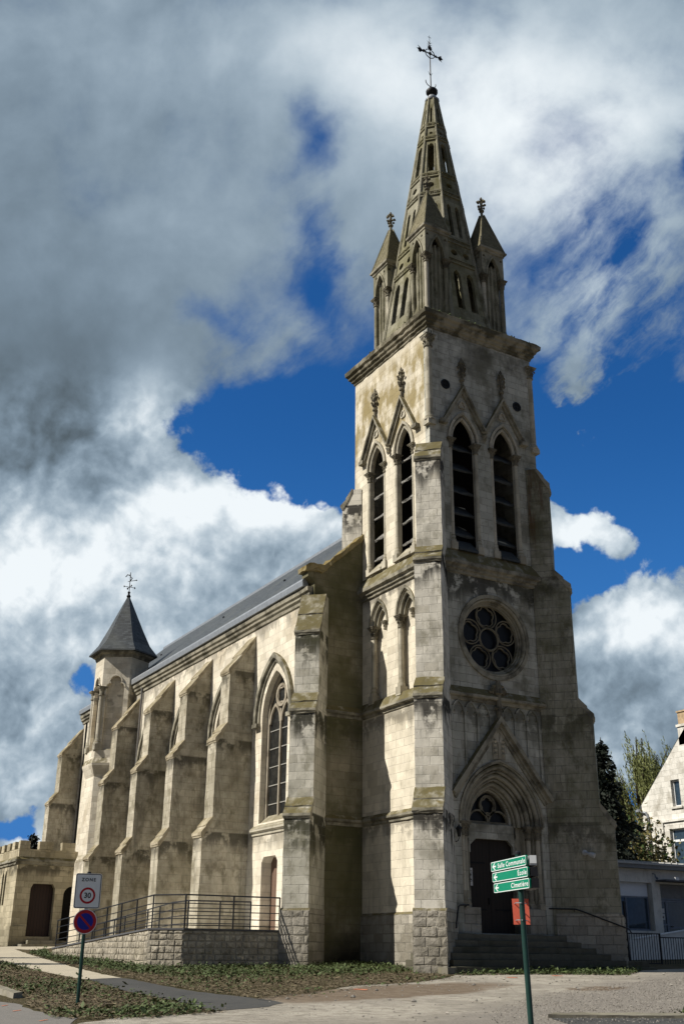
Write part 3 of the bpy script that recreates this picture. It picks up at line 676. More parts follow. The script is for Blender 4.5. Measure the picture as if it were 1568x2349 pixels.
def buttresses():
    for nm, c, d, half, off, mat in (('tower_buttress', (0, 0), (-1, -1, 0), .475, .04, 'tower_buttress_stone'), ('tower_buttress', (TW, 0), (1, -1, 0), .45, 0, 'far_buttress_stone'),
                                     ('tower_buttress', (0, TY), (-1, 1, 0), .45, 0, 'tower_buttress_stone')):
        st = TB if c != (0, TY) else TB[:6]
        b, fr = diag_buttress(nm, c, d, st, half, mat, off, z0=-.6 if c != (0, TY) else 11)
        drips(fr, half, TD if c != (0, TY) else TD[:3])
        if c != (0, TY): plinth_block(fr, half + .05, 1.92, 1.84, 'plinth_stone')
    ND = [(.05, 13.40), (.80, 11.90), (.80, 9.38), (1.20, 8.80), (1.20, 5.56), (1.55, 5.06)]
    b, fr = diag_buttress('nave_corner_buttress', (NX, NY0), (-1, -1, 0), ND, .47, 'corner_buttress_stone')
    drips(fr, .47, [(.05, 13.40, .80, 11.90), (.80, 9.38, 1.20, 8.80), (1.20, 5.56, 1.55, 5.06)]); plinth_block(fr, .52, 1.61, 1.93)
    # side buttresses of the nave
    BT = [(.0, 13.02), (1.14, 11.50), (1.14, 9.20), (1.58, 8.60), (1.58, 5.42), (1.98, 4.88)]
    for y in (10.09, 14.715, 19.33, 24.2, 34.2):
        fr = Fr((NX, y + .43, 0), (-1, 0, 0))
        m = MB(); m.prism(fr, [(-.3, 13.02)] + BT + [(1.98, -.4), (-.3, -.4)], -.43, .43); P(m, 'nave_buttress', 'nave_buttress_stone', jitter=.008, sub=.45)
        drips(fr, .43, [(.0, 13.02, 1.14, 11.50), (1.14, 9.20, 1.58, 8.60), (1.58, 5.42, 1.98, 4.88)], mat='nave_slope_stone')
NW = (-8.06, -12.82, -17.45, -22.08)
def nave():
    holes = [arch_hole(c, 1.14, 5.2, 9.35, 11.12, 12) for c in NW]
    door = [(-8.80, 1.20), (-8.80, 3.72), (-8.62, 3.92), (-7.63, 3.92), (-7.45, 3.72), (-7.45, 1.20)]
    m = MB(); m.plate(NAVE, [(-NY1, -.4), (-NY0, -.4), (-NY0, 13.5), (-NY1, 13.5)], holes + [door[::-1]], .55); P(m, 'nave_side_wall', 'nave_wall_stone')
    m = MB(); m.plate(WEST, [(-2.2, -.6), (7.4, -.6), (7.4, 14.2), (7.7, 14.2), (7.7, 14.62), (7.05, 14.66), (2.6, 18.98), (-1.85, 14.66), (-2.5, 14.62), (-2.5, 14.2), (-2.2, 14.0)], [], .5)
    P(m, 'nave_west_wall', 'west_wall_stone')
    m = MB(); m.box(6.9, 7.4, 5.5, NY1, -.4, 13.5); P(m, 'nave_north_wall', 'nave_wall_stone')
    m = MB(); m.prism(Fr((0, NY1 - .4, 0), (1, 0, 0)), [(-2.2, -.4), (7.4, -.4), (7.4, 13.6), (2.6, 18.6), (-2.2, 13.6)], 0, .4); P(m, 'nave_east_wall', 'nave_wall_stone')
    # coping on the raked west parapet
    m = MB(); F = Fr((0, NY0 + .25, 0), (1, 0, 0))
    m.prism(F, [(-2.62, 14.42), (-2.62, 14.60), (-2.5, 14.70), (-1.80, 14.74), (0.05, 16.50), (.05, 16.26), (-1.76, 14.52), (-1.9, 14.42)], -.34, .36)
    P(m, 'parapet_coping', 'mossy_coping_stone', jitter=.035, sub=.2)
    # roof
    F = Fr((0, 5.45, 0), (1, 0, 0))
    m = MB(); m.prism(F, [(-2.46, 14.02), (2.6, 18.80), (7.66, 14.02), (7.66, 13.9), (2.6, 18.6), (-2.46, 13.9)], 0, -(NY1 - 5.45)); rf = P(m, 'nave_roof', 'slate_roof')
    m = MB(); m.box(2.52, 2.68, 5.5, NY1, 18.72, 18.86); m.build('ridge_cap', 'zinc', rf)
    for y in (7.2, 13.3, 20.4, 29.5):      # roof hooks, small dark dots
        k = .62; m = MB(); m.box(-2.46 + 5.06 * k - .03, -2.46 + 5.06 * k + .05, y, y + .10, 14.02 + 4.78 * k, 14.10 + 4.78 * k); m.build('roof_hook', 'dark_iron', rf)
    m = MB(); string(m, NAVE, -NY1 - .1, -NY0 - .1, [(0, 13.30), (.06, 13.32), (.08, 13.44), (.16, 13.50), (.17, 13.60), (.24, 13.66), (.26, 13.82), (.0, 13.86)]); P(m, 'eaves_cornice', 'moulding_stone', jitter=.01, sub=.4)
    m = MB(); string(m, NAVE, -NY1 - .1, -NY0 - .35, [(.10, 13.86), (.34, 13.88), (.36, 14.10), (.33, 14.18), (.22, 14.18), (.10, 14.0)]); P(m, 'gutter', 'zinc')
    m = MB(); m.tube([(NX - .12, 23.86, 13.7), (NX - .1, 23.86, 13.2), (NX - .1, 23.86, 1.3)], .065, 8); P(m, 'downpipe', 'pipe_grey')
    # window dressings
    for c in NW:
        fr = NAVE
        m = MB(); a = .99; n0, n1 = -.36, -.24
        w = MB(); w.ribbon(fr, [(c - 1.0, 5.3)] + pointed(c, 1.0, 9.35, 10.95, 12) + [(c + 1.0, 5.3)], -.02, .16, n0 - .02, n1)
        w.fbox(fr, c - .055, c + .055, 5.3, 9.6, n0 + .01, n1 - .005)
        for s in (-.5, .5): w.ribbon(fr, pointed(c + s, .46, 9.1, 9.86, 7), -.07, .03, n0 + .012, n1 - .01)
        w.ribbon(fr, circle((c, 10.16), .42, 24), -.05, .06, n0 + .014, n1 - .012, True)
        w.ribbon(fr, foil((c, 10.16), .36, 4, math.pi / 4, 5), -.03, .03, n0 + .03, n1 - .03, True)
        wf = P(w, 'window_tracery', 'tracery_stone')
        g = MB(); g.prism(fr, arch_hole(c, 1.0, 5.25, 9.35, 10.95, 12), -.345, -.335); g.build('window_glass', 'leaded_glass', wf)
        b = MB()
        for z in np.arange(5.9, 9.4, .72): b.fbox(fr, c - .95, c + .95, z, z + .035, -.33, -.30)
        b.build('saddle_bar', 'saddle_bar_grey', wf)
        h = MB(); pth = [(c - 1.50, 9.15)] + pointed(c, 1.50, 9.35, 11.66, 12) + [(c + 1.50, 9.15)]
        h.ribbon(fr, pth, -.16, .16, 0, .07); h.ribbon(fr, pth, -.02, .17, .06, .17); h.fbox(fr, c - 1.72, c - 1.3, 9.0, 9.16, 0, .2); h.fbox(fr, c + 1.3, c + 1.72, 9.0, 9.16, 0, .2)
        hm = P(h, 'hood_mould', 'moulding_stone')
        sl_ = MB(); string(sl_, fr, c - 1.2, c + 1.2, [(-.34, 5.1), (-.34, 5.5), (.0, 5.14), (.1, 5.06), (.1, 4.98)]); string(sl_, fr, c - 1.62, c + 1.62, sillprof(4.9, 5.12, .15)); P(sl_, 'window_sill', 'column_stone')
    d = MB(); d.fbox(NAVE, -8.80, -7.45, 1.15, 3.95, -.50, -.42); dr = P(d, 'side_door', 'side_door_wood')
    h = MB(); h.fbox(NAVE, -7.72, -7.66, 2.2, 2.36, -.42, -.38); h.build('door_handle', 'dark_iron', dr)

def belfry_window(fr, c, sill):
    w = MB(); n = 9                                     # inner order of the window and its shafts
    w.plate(Fr(fr(0, 0, -.09), fr.U), arch_hole(c, .72, sill - .12, 18.98, 20.24, n), [arch_hole(c, .535, sill - .1, 18.98, 19.99, n)], .08)
    w.tube([fr(u, v, -.06) for u, v in pointed(c, .54, 19.0, 20.03, n)], .07, 8)
    w.ribbon(fr, pointed(c, .60, 18.98, 20.12, n), .04, .14, 0, .07)
    wf = P(w, 'belfry_window', 'column_stone', True)
    for z in (15.1, 16.0, 16.9, 17.8, 18.7):
        q = random.uniform(-.03, .03); l = MB()
        l.prism(Fr(fr(c, 0, -.20), -fr.N), [(0, z + q), (.03, z - .03 + q), (.62, z + .58 + q), (.62, z + .62 + q), (.03, z + .06 + q), (0, z + .06 + q)], -.55, .55)
        l.build('louvre', 'louvre_shaded' if fr is FRONT else 'louvre_wood', wf, jitter=.022, sub=.25)  # weathered front louvres, darkened further: their shade is put into the colour
    for k in (-.61, .61):
        p = fr(c + k, 0, -.05); m = MB()
        m.base((p.x, p.y), .085, sill - .15, sill + .45); m.lathe((p.x, p.y, 0), [(.085, sill + .4), (.08, 18.66)], 12)
        col = m.build('colonette', 'column_stone', wf, True)
        k2 = MB(); k2.capital((p.x, p.y), .085, 18.62, 19.0, 1.9); k2.build('capital', 'dark_carved_stone', col)
    s_ = MB(); string(s_, fr, c - .44, c + .44, [(-.36, sill - .1), (-.36, sill + .42), (-.05, sill + .1), (.13, sill - .08), (.13, sill - .16)]); s_.build('window_sill', 'louvre_shaded' if fr is FRONT else 'column_stone', wf)  # front sill takes the same shade-darkened colour
def gable_pair(fr, cs, feet_z=19.62):
    for c in cs:
        h = MB(); a = .98; pth = [(c - a, feet_z), (c, 21.30), (c + a, feet_z)]
        h.ribbon(fr, pth, -.10, .02, 0, .10); h.ribbon(fr, pth, .0, .07, 0, .20)
        hm = P(h, 'window_gable', 'moulding_stone', jitter=.006, sub=.3)
        t = MB(); t.ribbon(fr, foil((c, 20.58), .17, 3, math.pi / 2, 6), -.02, .03, 0, .05, True); t.fbox(fr, c - .16, c + .16, 20.45, 20.72, -.02, .004); t.build('blind_trefoil', 'column_stone', hm)
        f = MB(); p = fr(c, 0, .08); f.finial((p.x, p.y), 21.25, 22.72, .205); f.build('finial', 'dark_carved_stone', hm)
    heads = [(cs[0] + cs[1]) / 2]
    for u in heads:
        m = MB()
        p = fr(u, 19.45, .1); m.lump(p, .13, .13, .22); m.lump(p + Vector((0, 0, .15)), .16, .16, .12); m.lump(p - Vector((0, 0, .16)), .09, .09, .14)
        P(m, 'carved_head', 'moulding_stone')
    for u in (min(cs) - .98, max(cs) + .98): m = MB(); m.fbox(fr, u - .16, u + .16, 19.52, 19.68, 0, .2); P(m, 'gable_corbel', 'moulding_stone')
def belfry():
    for c, _ in BW: belfry_window(FRONT, c, 14.55)
    for c in BS: belfry_window(SIDE, c, 14.6)
    gable_pair(FRONT, [c for c, _ in BW]); gable_pair(SIDE, list(BS))
    for x, y in ((.05, .05), (TW - .05, .05)):
        m = MB(); m.base((x, y), .14, 19.35, 19.75, 1.3); m.lathe((x, y, 0), [(.14, 19.7), (.135, 22.95)], 14); k = P(m, 'corner_shaft', 'column_stone', True)
        q = MB(); q.capital((x, y), .14, 22.85, 23.35, 1.5); q.build('capital', 'moulding_stone', k)
    m = MB()
    for u, z in ((.80, 21.34), (4.36, 21.30)):
        m.ribbon(FRONT, circle((u, z), .17, 20), -.04, .02, 0, .03, True); m.fbox(FRONT, u - .15, u + .15, z - .016, z + .016, 0, .02); m.fbox(FRONT, u - .016, u + .016, z - .15, z + .15, 0, .024)
    q = P(m, 'iron_tie_plate', 'dark_iron')
    m = MB()
    for u, z in ((.80, 21.34), (4.36, 21.30)): m.prism(FRONT, circle((u, z), .16, 20), -.01, .008)
    m.build('tie_hole', 'belfry_dark', q)
    m = MB(); m.fbox(FRONT, .16, .20, 23.3, 23.62, -.02, .006); m.fbox(SIDE, -.20, -.16, 23.3, 23.62, -.02, .006); P(m, 'drain_slot', 'belfry_dark')
def side_arches():
    for c in (-1.83, -3.74):
        m = MB(); m.ribbon(SIDE, pointed(c, .56, 12.28, 13.22, 9), .03, .12, 0, .06); m.tube([SIDE(u, v, -.10) for u, v in pointed(c, .50, 12.28, 13.12, 9)], .07, 8)
        m.ribbon(SIDE, pointed(c, .40, 12.28, 12.98, 9), -.05, .06, -.30, -.16); wf = P(m, 'blind_arch', 'moulding_stone', True)
        p = SIDE(c - .48, 0, -.08); k = MB(); k.base((p.x, p.y), .095, 9.25, 9.9); k.lathe((p.x, p.y, 0), [(.095, 9.85), (.09, 11.9)], 12); q = k.build('colonette', 'column_stone', wf, True)
        k = MB(); k.capital((p.x, p.y), .095, 11.85, 12.3, 1.8); k.build('capital', 'dark_carved_stone', q)
        p = SIDE(c + .52, 0, .02); k = MB(); k.capital((p.x, p.y), .06, 12.0, 12.3, 1.9); k.build('broken_capital', 'dark_carved_stone', wf)
def rose():
    c = (XC + .02, 11.27); m = MB()
    m.ribbon(FRONT, circle(c, 1.56, 48), -.05, .09, -.01, .06, True); m.tube([FRONT(u, v, -.03) for u, v in circle(c, 1.43, 48)], .075, 8, True)
    for r0, r1, n0, n1 in ((1.30, 1.47, -.18, -.10), (1.24, 1.47, -.30, -.17)): m.plate(Fr(FRONT(0, 0, n1), (1, 0, 0)), circle(c, r1, 48), [circle(c, r0, 48)], n1 - n0)
    w = P(m, 'rose_window', 'moulding_stone', True)
    t = MB(); n = -.30
    t.tube([FRONT(u, v, n) for u, v in circle(c, .42, 28)], .045, 6, True)
    for i in range(5):
        a = math.pi / 2 + 2 * math.pi * i / 5 + .10; q = (c[0] + .86 * math.cos(a), c[1] + .86 * math.sin(a))
        t.tube([FRONT(u, v, n) for u, v in circle(q, .46, 28)], .028, 6, True)
        t.ribbon(FRONT, foil(q, .40, 5, a, 5), -.01, .03, n - .09, n - .03, True)
    t.tube([FRONT(u, v, n) for u, v in circle(c, 1.27, 44)], .04, 6, True)
    t.build('rose_tracery', 'dark_carved_stone', w, True)
    g = MB(); g.prism(FRONT, circle(c, 1.3, 40), -.46, -.42); g.build('window_glass', 'dark_glass', w)
def portal():
    c = XC; m = MB(); n = 12
    orders = [(1.72, 6.72), (1.47, 6.45), (1.22, 6.18), (.97, 5.93)]
    for k in range(3):
        a0, z0 = orders[k]; a1, z1 = orders[k + 1]; d = -.20 - .20 * k
        m.plate(Fr(FRONT(0, 0, d), (1, 0, 0)), arch_hole(c, a0 + .06, 1.17, 4.65, z0 + .06, n), [arch_hole(c, a1, 1.16, 4.65, z1, n)], .2)
        m.tube([FRONT(u, v, d + .10) for u, v in pointed(c, a0 - .10, 4.65, z0 - .11, n)], .085, 8)
        m.tube([FRONT(u, v, d + .02) for u, v in pointed(c, a1 + .02, 4.65, z1 + .02, n)], .045, 6)
    m.ribbon(FRONT, pointed(c, 1.74, 4.65, 6.75, n), -.0, .08, 0, .06)
    po = P(m, 'portal', 'moulding_stone', True)
    for k in range(2):
        a0 = orders[k][0]; d = -.20 - .20 * k + .09
        for s in (-1, 1):
            p = FRONT(c + s * (a0 - .11), 0, d); q = MB(); q.base((p.x, p.y), .085, 1.95, 2.25, 1.3); q.lathe((p.x, p.y, 0), [(.085, 2.2), (.08, 4.3)], 10); co = q.build('portal_column', 'column_stone', po, True)
            q = MB(); q.capital((p.x, p.y), .09, 4.24, 4.68, 1.7); q.build('capital', 'dark_carved_stone', co)
    # low wall blocks under the columns
    for s in (-1, 1):
        q = MB(); u0, u1 = sorted((c + s * 1.02, c + s * 1.70)); q.fbox(FRONT, u0, u1, 1.17, 1.96, -.5, -.02); q.build('column_plinth', 'plinth_stone', po)
    # tympanum, lintel, door
    m = MB(); F = Fr(FRONT(0, 0, -.70), (1, 0, 0))
    m.plate(F, arch_hole(c, 1.05, 4.22, 4.65, 5.98, n), [[(c - .86, 4.74)] + pointed(c, .86, 4.80, 5.86, n) + [(c + .86, 4.74)]], .2)
    m.fbox(F, c - 1.05, c + 1.05, 4.21, 4.70, -.02, .10)
    for s in (-1, 1): m.prism(F, [(c + s * 1.0, 3.75), (c + s * 1.0, 4.22), (c + s * .66, 4.22), (c + s * .92, 4.0), (c + s * .92, 3.75)], -.02, .09)
    ty = m.build('tympanum', 'tower_front_stone', po)
    t = MB(); t.ribbon(F, [(c - .86, 4.76)] + pointed(c, .86, 4.80, 5.86, n) + [(c + .86, 4.76)], -.05, .03, -.16, -.04, True)
    for s in (-1, 1): t.ribbon(F, pointed(c + s * .43, .41, 4.78, 5.18, 7), -.03, .03, -.14, -.05)
    t.ribbon(F, circle((c, 5.36), .33, 24), -.03, .03, -.14, -.05, True); t.ribbon(F, foil((c, 5.36), .3, 5, math.pi / 2, 5), -.02, .03, -.13, -.07, True)
    t.build('tympanum_tracery', 'dark_carved_stone', po)
    g = MB(); g.prism(F, pointed(c, .9, 4.72, 5.9, n), -.2, -.17); g.build('tympanum_glass', 'dark_glass', po)
    d = MB(); d.fbox(FRONT, c - .98, c - .006, 1.17, 4.24, -.86, -.80); d.fbox(FRONT, c + .006, c + .98, 1.17, 4.24, -.86, -.80)
    dr = P(d, 'church_door', 'old_door_wood')
    h = MB()
    for z in (1.9, 3.4):
        h.fbox(FRONT, c - .9, c - .2, z, z + .06, -.80, -.785); h.fbox(FRONT, c + .2, c + .9, z, z + .06, -.80, -.785)
    h.fbox(FRONT, c - .1, c - .05, 2.1, 2.3, -.80, -.76); h.build('door_ironwork', 'dark_iron', dr)
    # gable over the portal
    h = MB(); pth = [(c - 2.12, 5.56), (c, 8.22), (c + 2.12, 5.56)]
    h.ribbon(FRONT, pth, -.16, -.04, 0, .12); h.ribbon(FRONT, pth, -.06, .08, 0, .26); h.ribbon(FRONT, pth, -.26, -.16, 0, .06)
    gb = P(h, 'portal_gable', 'moulding_stone', jitter=.006, sub=.3)
    f = MB(); p = FRONT(c, 0, .14); f.lathe((p.x, p.y, 0), [(.10, 8.1), (.09, 9.1), (.16, 9.15), (.14, 9.3), (.08, 9.6)], 8)
    for sx in (-1, 1):
        f.lump((p.x + sx * .24, p.y, 9.28), .14, .1, .16); f.lump((p.x + sx * .16, p.y, 9.42), .12, .1, .09); f.lump((p.x + sx * .34, p.y, 9.20), .09, .08, .08)
    f.lump((p.x, p.y - .06, 9.42), .10, .1, .2); f.lump((p.x - .1, p.y, 8.62), .12, .1, .08); f.lump((p.x + .1, p.y, 8.62), .12, .1, .08)
    f.build('gable_finial', 'dark_carved_stone', gb)
    s_ = MB(); s_.fbox(FRONT, c - .27, c + .27, 6.85, 7.92, 0, .03)       # carved shield panel
    for sx in (-1, 1):
        s_.prism(FRONT, [(c + sx * .25, 7.9), (c + sx * .12, 7.9), (c, 7.45), (c, 7.30), (c + sx * .25, 7.62)], .03, .06)
        for z in (7.02, 7.18, 7.34, 7.48): s_.lump(FRONT(c + sx * .17, z, .05), .08, .05, .09)
    s_.fbox(FRONT, c - .05, c + .05, 6.88, 7.35, .03, .065); s_.build('carved_panel', 'column_stone', gb)
    # blind arcade beside the gable
    b = MB(); us = [c - 1.98 + .55 * i for i in range(8)]
    for i, u in enumerate(us):
        if i == 4: P(b, 'blind_arcade', 'tower_front_stone'); b = MB()
        du = abs(u - c); zb = 8.22 - 2.66 / 2.12 * du + .12
        if zb < 8.5: b.fbox(FRONT, u - .035, u + .035, max(zb, 5.6), 8.52, 0, .055)
        if i < 7:
            q = u + .275
            if abs(q - c) < .3: continue
            b.ribbon(FRONT, pointed(q, .24, 8.36, 8.74, 6), -.03, .04, 0, .05)
            for sx in (-1, 1): b.lump(FRONT(q + sx * .17, 8.36, .02), .06, .04, .06)
    P(b, 'blind_arcade', 'tower_front_stone')
    l = MB(); p = FRONT(.66, 4.1, .25); l.tube([FRONT(.62, 3.98, 0), FRONT(.62, 4.0, .16), FRONT(.62, 4.1, .22)], .014, 5)
    p = FRONT(.62, 4.12, .22); l.lathe(p, [(.05, 0), (.10, .24), (.11, .25), (.13, .26), (.02, .38), (.01, .42)], 6); P(l, 'wall_lantern', 'lamp_metal')
    f = MB(); q = Vector((5.436, -.90, 3.80)) + Vector((-S2, -S2, 0)) * .02; f.lathe(q, [(.09, 0), (.09, .1), (.03, .12)], 10, (-S2, -S2, .1)); f.tube([q + Vector((-S2, -S2, 0)) * .1, q + Vector((-.05, -.30, -.06))], .05, 8)
    f.lathe(q + Vector((-.04, -.25, -.05)), [(.06, 0), (.085, .08), (.085, .2)], 10, (.45, -.85, -.35)); P(f, 'floodlight', 'floodlight_grey', True)
def steps():
    n = 6
    for k in range(n):
        z0 = .0 + .19 * k; yf = -2.0 + .33 * k
        m = MB(); x0 = -.95 if k == 0 else -1.0 + .2 * k; x1 = 7.2 if k < 2 else 6.4
        m.box(x0, x1, yf, .95, z0 - (.6 if k == 0 else .02), z0 + .185); P(m, 'church_step', 'step_stone', jitter=.015, sub=.35)
    m = MB(); m.box(-1.28, -.95, -2.05, -1.55, -.5, .17); P(m, 'step_kerb', 'kerb_stone', jitter=.01, sub=.3)

def spire():
    Z0, Z1, A0, A1 = 24.6, 38.95, 2.34, .27
    Ls = math.hypot(Z1 - Z0, A0 - A1); T8 = math.tan(math.pi / 8)
    body = MB(); bands = []; ribs = []
    vz = lambda z: (z - Z0) * Ls / (Z1 - Z0)
    for k in range(8):
        a = math.pi / 4 * k; N = Vector((math.cos(a), math.sin(a), 0)); U = Vector((-math.sin(a), math.cos(a), 0))
        V = Vector((0, 0, Z1 - Z0)) - N * (A0 - A1)
        fr = Fr(Vector((XC, YC, Z0)) + N * A0, U, V)
        hw = lambda v: (A0 + (A1 - A0) * v / Ls) * T8
        holes = []
        for s in (-1, 1):
            holes.append(arch_hole(s * .34, .185, vz(25.7), vz(27.5), vz(27.85), 5)); holes.append(arch_hole(s * .22, .10, vz(29.9), vz(31.6), vz(31.8), 4))
            holes.append(circle((s * .32, vz(28.85)), .17, 10))
        holes += [circle((0, vz(33.0)), .16, 10), arch_hole(0, .15, vz(33.9), vz(35.5), vz(35.75), 5), circle((0, vz(36.45)), .085, 8), arch_hole(0, .045, vz(37.2), vz(38.1), vz(38.25), 4)]
        body.plate(fr, [(-hw(0), 0), (hw(0), 0), (hw(Ls), Ls), (-hw(Ls), Ls)], holes, .16)
        for z in (28.25, 29.45, 32.35, 33.55, 36.0, 36.9):
            v = vz(z); w = hw(v) - .03; band = MB()
            band.fbox(fr, -w, w, v - .07, v - .0, 0, .06); band.fbox(fr, -w, w, v + .15, v + .20, 0, .07)
            q = int(w / .085)
            for i in range(q * 2 + 1):
                u = -w + (i + .5) * 2 * w / (2 * q + 1); band.lump(fr(u, v + .08, .03), .06, .07, .085, .35)
            bands.append(band)
        c = math.pi / 8 + a
        p0 = Vector((XC + A0 / math.cos(math.pi / 8) * math.cos(c), YC + A0 / math.cos(math.pi / 8) * math.sin(c), Z0)); p1 = Vector((XC + A1 / math.cos(math.pi / 8) * math.cos(c), YC + A1 / math.cos(math.pi / 8) * math.sin(c), Z1))
        rib = MB(); ribs.append(rib); rib.tube([p0 + (p1 - p0) * t / 8 for t in range(9)], .095, 7, r1=.05)
        # roll frames beside the tall lancets
        for s in (-.21, .21): rib = MB(); ribs.append(rib); rib.tube([fr(s, vz(33.8), .0), fr(s * .82, vz(35.7), .0)], .03, 5)
    sp = P(body, 'spire', 'spire_stone')
    for b_ in bands: b_.build('ornament_band', 'spire_stone', sp)
    for b_ in ribs: b_.build('spire_rib', 'pinnacle_stone', sp, True)
    m = MB(); m.lathe((XC, YC, 0), [(.34, 38.90), (.36, 38.97), (.26, 39.0), (.20, 39.22), (.18, 39.26)], 12); P(m, 'lead_cap', 'zinc', True)
    m = MB(); m.lathe((XC, YC, 0), [(.18, 39.22), (.2, 39.26), (.13, 39.32), (.22, 39.38), (.29, 39.48), (.29, 39.58), (.2, 39.70), (.08, 39.75)], 14); P(m, 'spire_ball', 'dark_iron', True)
    m = MB(); c = Vector((XC - .05, YC, 0)); zc = 42.0
    m.tube([c + Vector((0, 0, 39.65)), c + Vector((0, 0, 42.85))], .035, 6, r1=.022); m.tube([c + Vector((0, 0, 42.8)), c + Vector((0, 0, 43.2))], .012, 5); m.tube([c + Vector((-.1, 0, 43.08)), c + Vector((.1, 0, 43.08))], .01, 4)
    m.tube([c + Vector((-.62, 0, zc)), c + Vector((.62, 0, zc))], .03, 6)
    for s in (-1, 1):
        for k in range(3): m.tube([c + Vector((s * .5, 0, zc)), c + Vector((s * (.62 + .06 * (k == 1)), 0, zc + (k - 1) * .14)), c + Vector((s * (.72 + .08 * (k == 1)), 0, zc + (k - 1) * .2))], .03, 4, r1=.008)
        m.lump(c + Vector((s * .6, 0, zc)), .17, .08, .17, .4); m.lump(c + Vector((s * .36, 0, zc)), .11, .07, .13, .4)
        m.tube([c + Vector((s * .30 * math.cos(t), 0, 40.32 - .22 + .26 * math.sin(t))) for t in np.linspace(.2, -3.6, 10)][:9], .02, 5)
        for q in (-1, 1): m.tube([c + Vector((s * .30, 0, zc)), c + Vector((s * .2, 0, zc + q * .2)), c + Vector((0, 0, zc + q * .3))], .022, 5)
        for q in (.35, .5, .65): m.tube([c + Vector((0, 0, zc + q)), c + Vector((s * .14, 0, zc + q + .14))], .022, 4, r1=.006)
        m.tube([c + Vector((0, 0, 40.55)), c + Vector((s * .13, 0, 40.8))], .02, 4, r1=.006)
    m.lump(c + Vector((0, 0, zc + .35)), .13, .08, .20, .4); m.lump(c + Vector((0, 0, zc)), .14, .08, .14, .4); P(m, 'iron_cross', 'dark_iron')
def pinnacle(x, y):
    m = MB(); zb, zs, zt = 24.6, 27.95, 29.22
    for fr in (Fr((x, y - .59, 0), (1, 0, 0)), Fr((x, y + .59, 0), (-1, 0, 0)), Fr((x - .59, y, 0), (0, -1, 0)), Fr((x + .59, y, 0), (0, 1, 0))):
        a = pointed(0, .36, zs - .02, 28.98, 7)
        hw = .59 if abs(fr.N.y) > .5 else .449
        m.plate(fr, [(-hw, zt), (-hw, zs - .03)] + a + [(hw, zs - .03), (hw, zt)], [foil((s * (hw - .12), 28.98), .075, 3, math.pi / 2, 3) for s in (-1, 1)], .14)
        m.ribbon(fr, a, .0, .07, 0, .05)
    pn = P(m, 'pinnacle', 'pinnacle_stone')
    k = MB(); k.box(x - .43, x + .43, y - .43, y + .43, zb, 28.55)
    for i in range(-1, 2):
        for s in (-1, 1):
            k.lathe((x + i * .21, y + s * .44, 0), [(.065, zb), (.065, 28.6)], 6); k.lathe((x + s * .44, y + i * .21, 0), [(.065, zb), (.065, 28.6)], 6)
    k.build('pinnacle_core', 'pinnacle_stone', pn)
    for sx in (-1, 1):
        for sy in (-1, 1):
            c = (x + sx * .50, y + sy * .50); q = MB(); q.base(c, .10, zb - .05, 25.35, 1.35); q.lathe((*c, 0), [(.10, 25.3), (.095, 27.65)], 10); co = q.build('pinnacle_column', 'column_stone' if sx < 0 and sy < 0 else 'pinnacle_stone', pn, True)
            q = MB(); q.capital(c, .10, 27.60, 27.97, 1.7, 8); q.build('capital', 'dark_carved_stone', co)
    q = MB(); q.ring((x - .59, x + .59, y - .59, y + .59), [(-.1, 29.18), (.04, 29.2), (.05, 29.28), (.12, 29.33), (.13, 29.42), (-.05, 29.5), (-.1, 29.5)])
    r = .66; q2 = MB(); q2.add([(x - r, y - r, 29.42), (x + r, y - r, 29.42), (x + r, y + r, 29.42), (x - r, y + r, 29.42), (x - .07, y - .07, 31.68), (x + .07, y - .07, 31.68), (x + .07, y + .07, 31.68), (x - .07, y + .07, 31.68)], [(0, 1, 5, 4), (1, 2, 6, 5), (2, 3, 7, 6), (3, 0, 4, 7), (4, 5, 6, 7), (3, 2, 1, 0)])
    q.build('pinnacle_eaves', 'moulding_stone', pn, jitter=.006, sub=.25); ro = q2.build('pinnacle_roof', 'pinnacle_roof_stone', pn)
    q = MB()
    for sx, sy in ((-1, -1), (1, -1), (1, 1), (-1, 1)): q.tube([(x + sx * r, y + sy * r, 29.44), (x + sx * .07, y + sy * .07, 31.7)], .04, 5)
    q.build('hip_roll', 'pinnacle_stone', ro); q = MB(); q.finial((x, y), 31.6, 32.72, .24); q.build('finial', 'dark_carved_stone', ro)
def hexpts(R_, z, cx=-2.65, cy=26.5): return [(cx + R_ * math.cos(R(30 + 60 * i)), cy + R_ * math.sin(R(30 + 60 * i)), z) for i in range(6)]
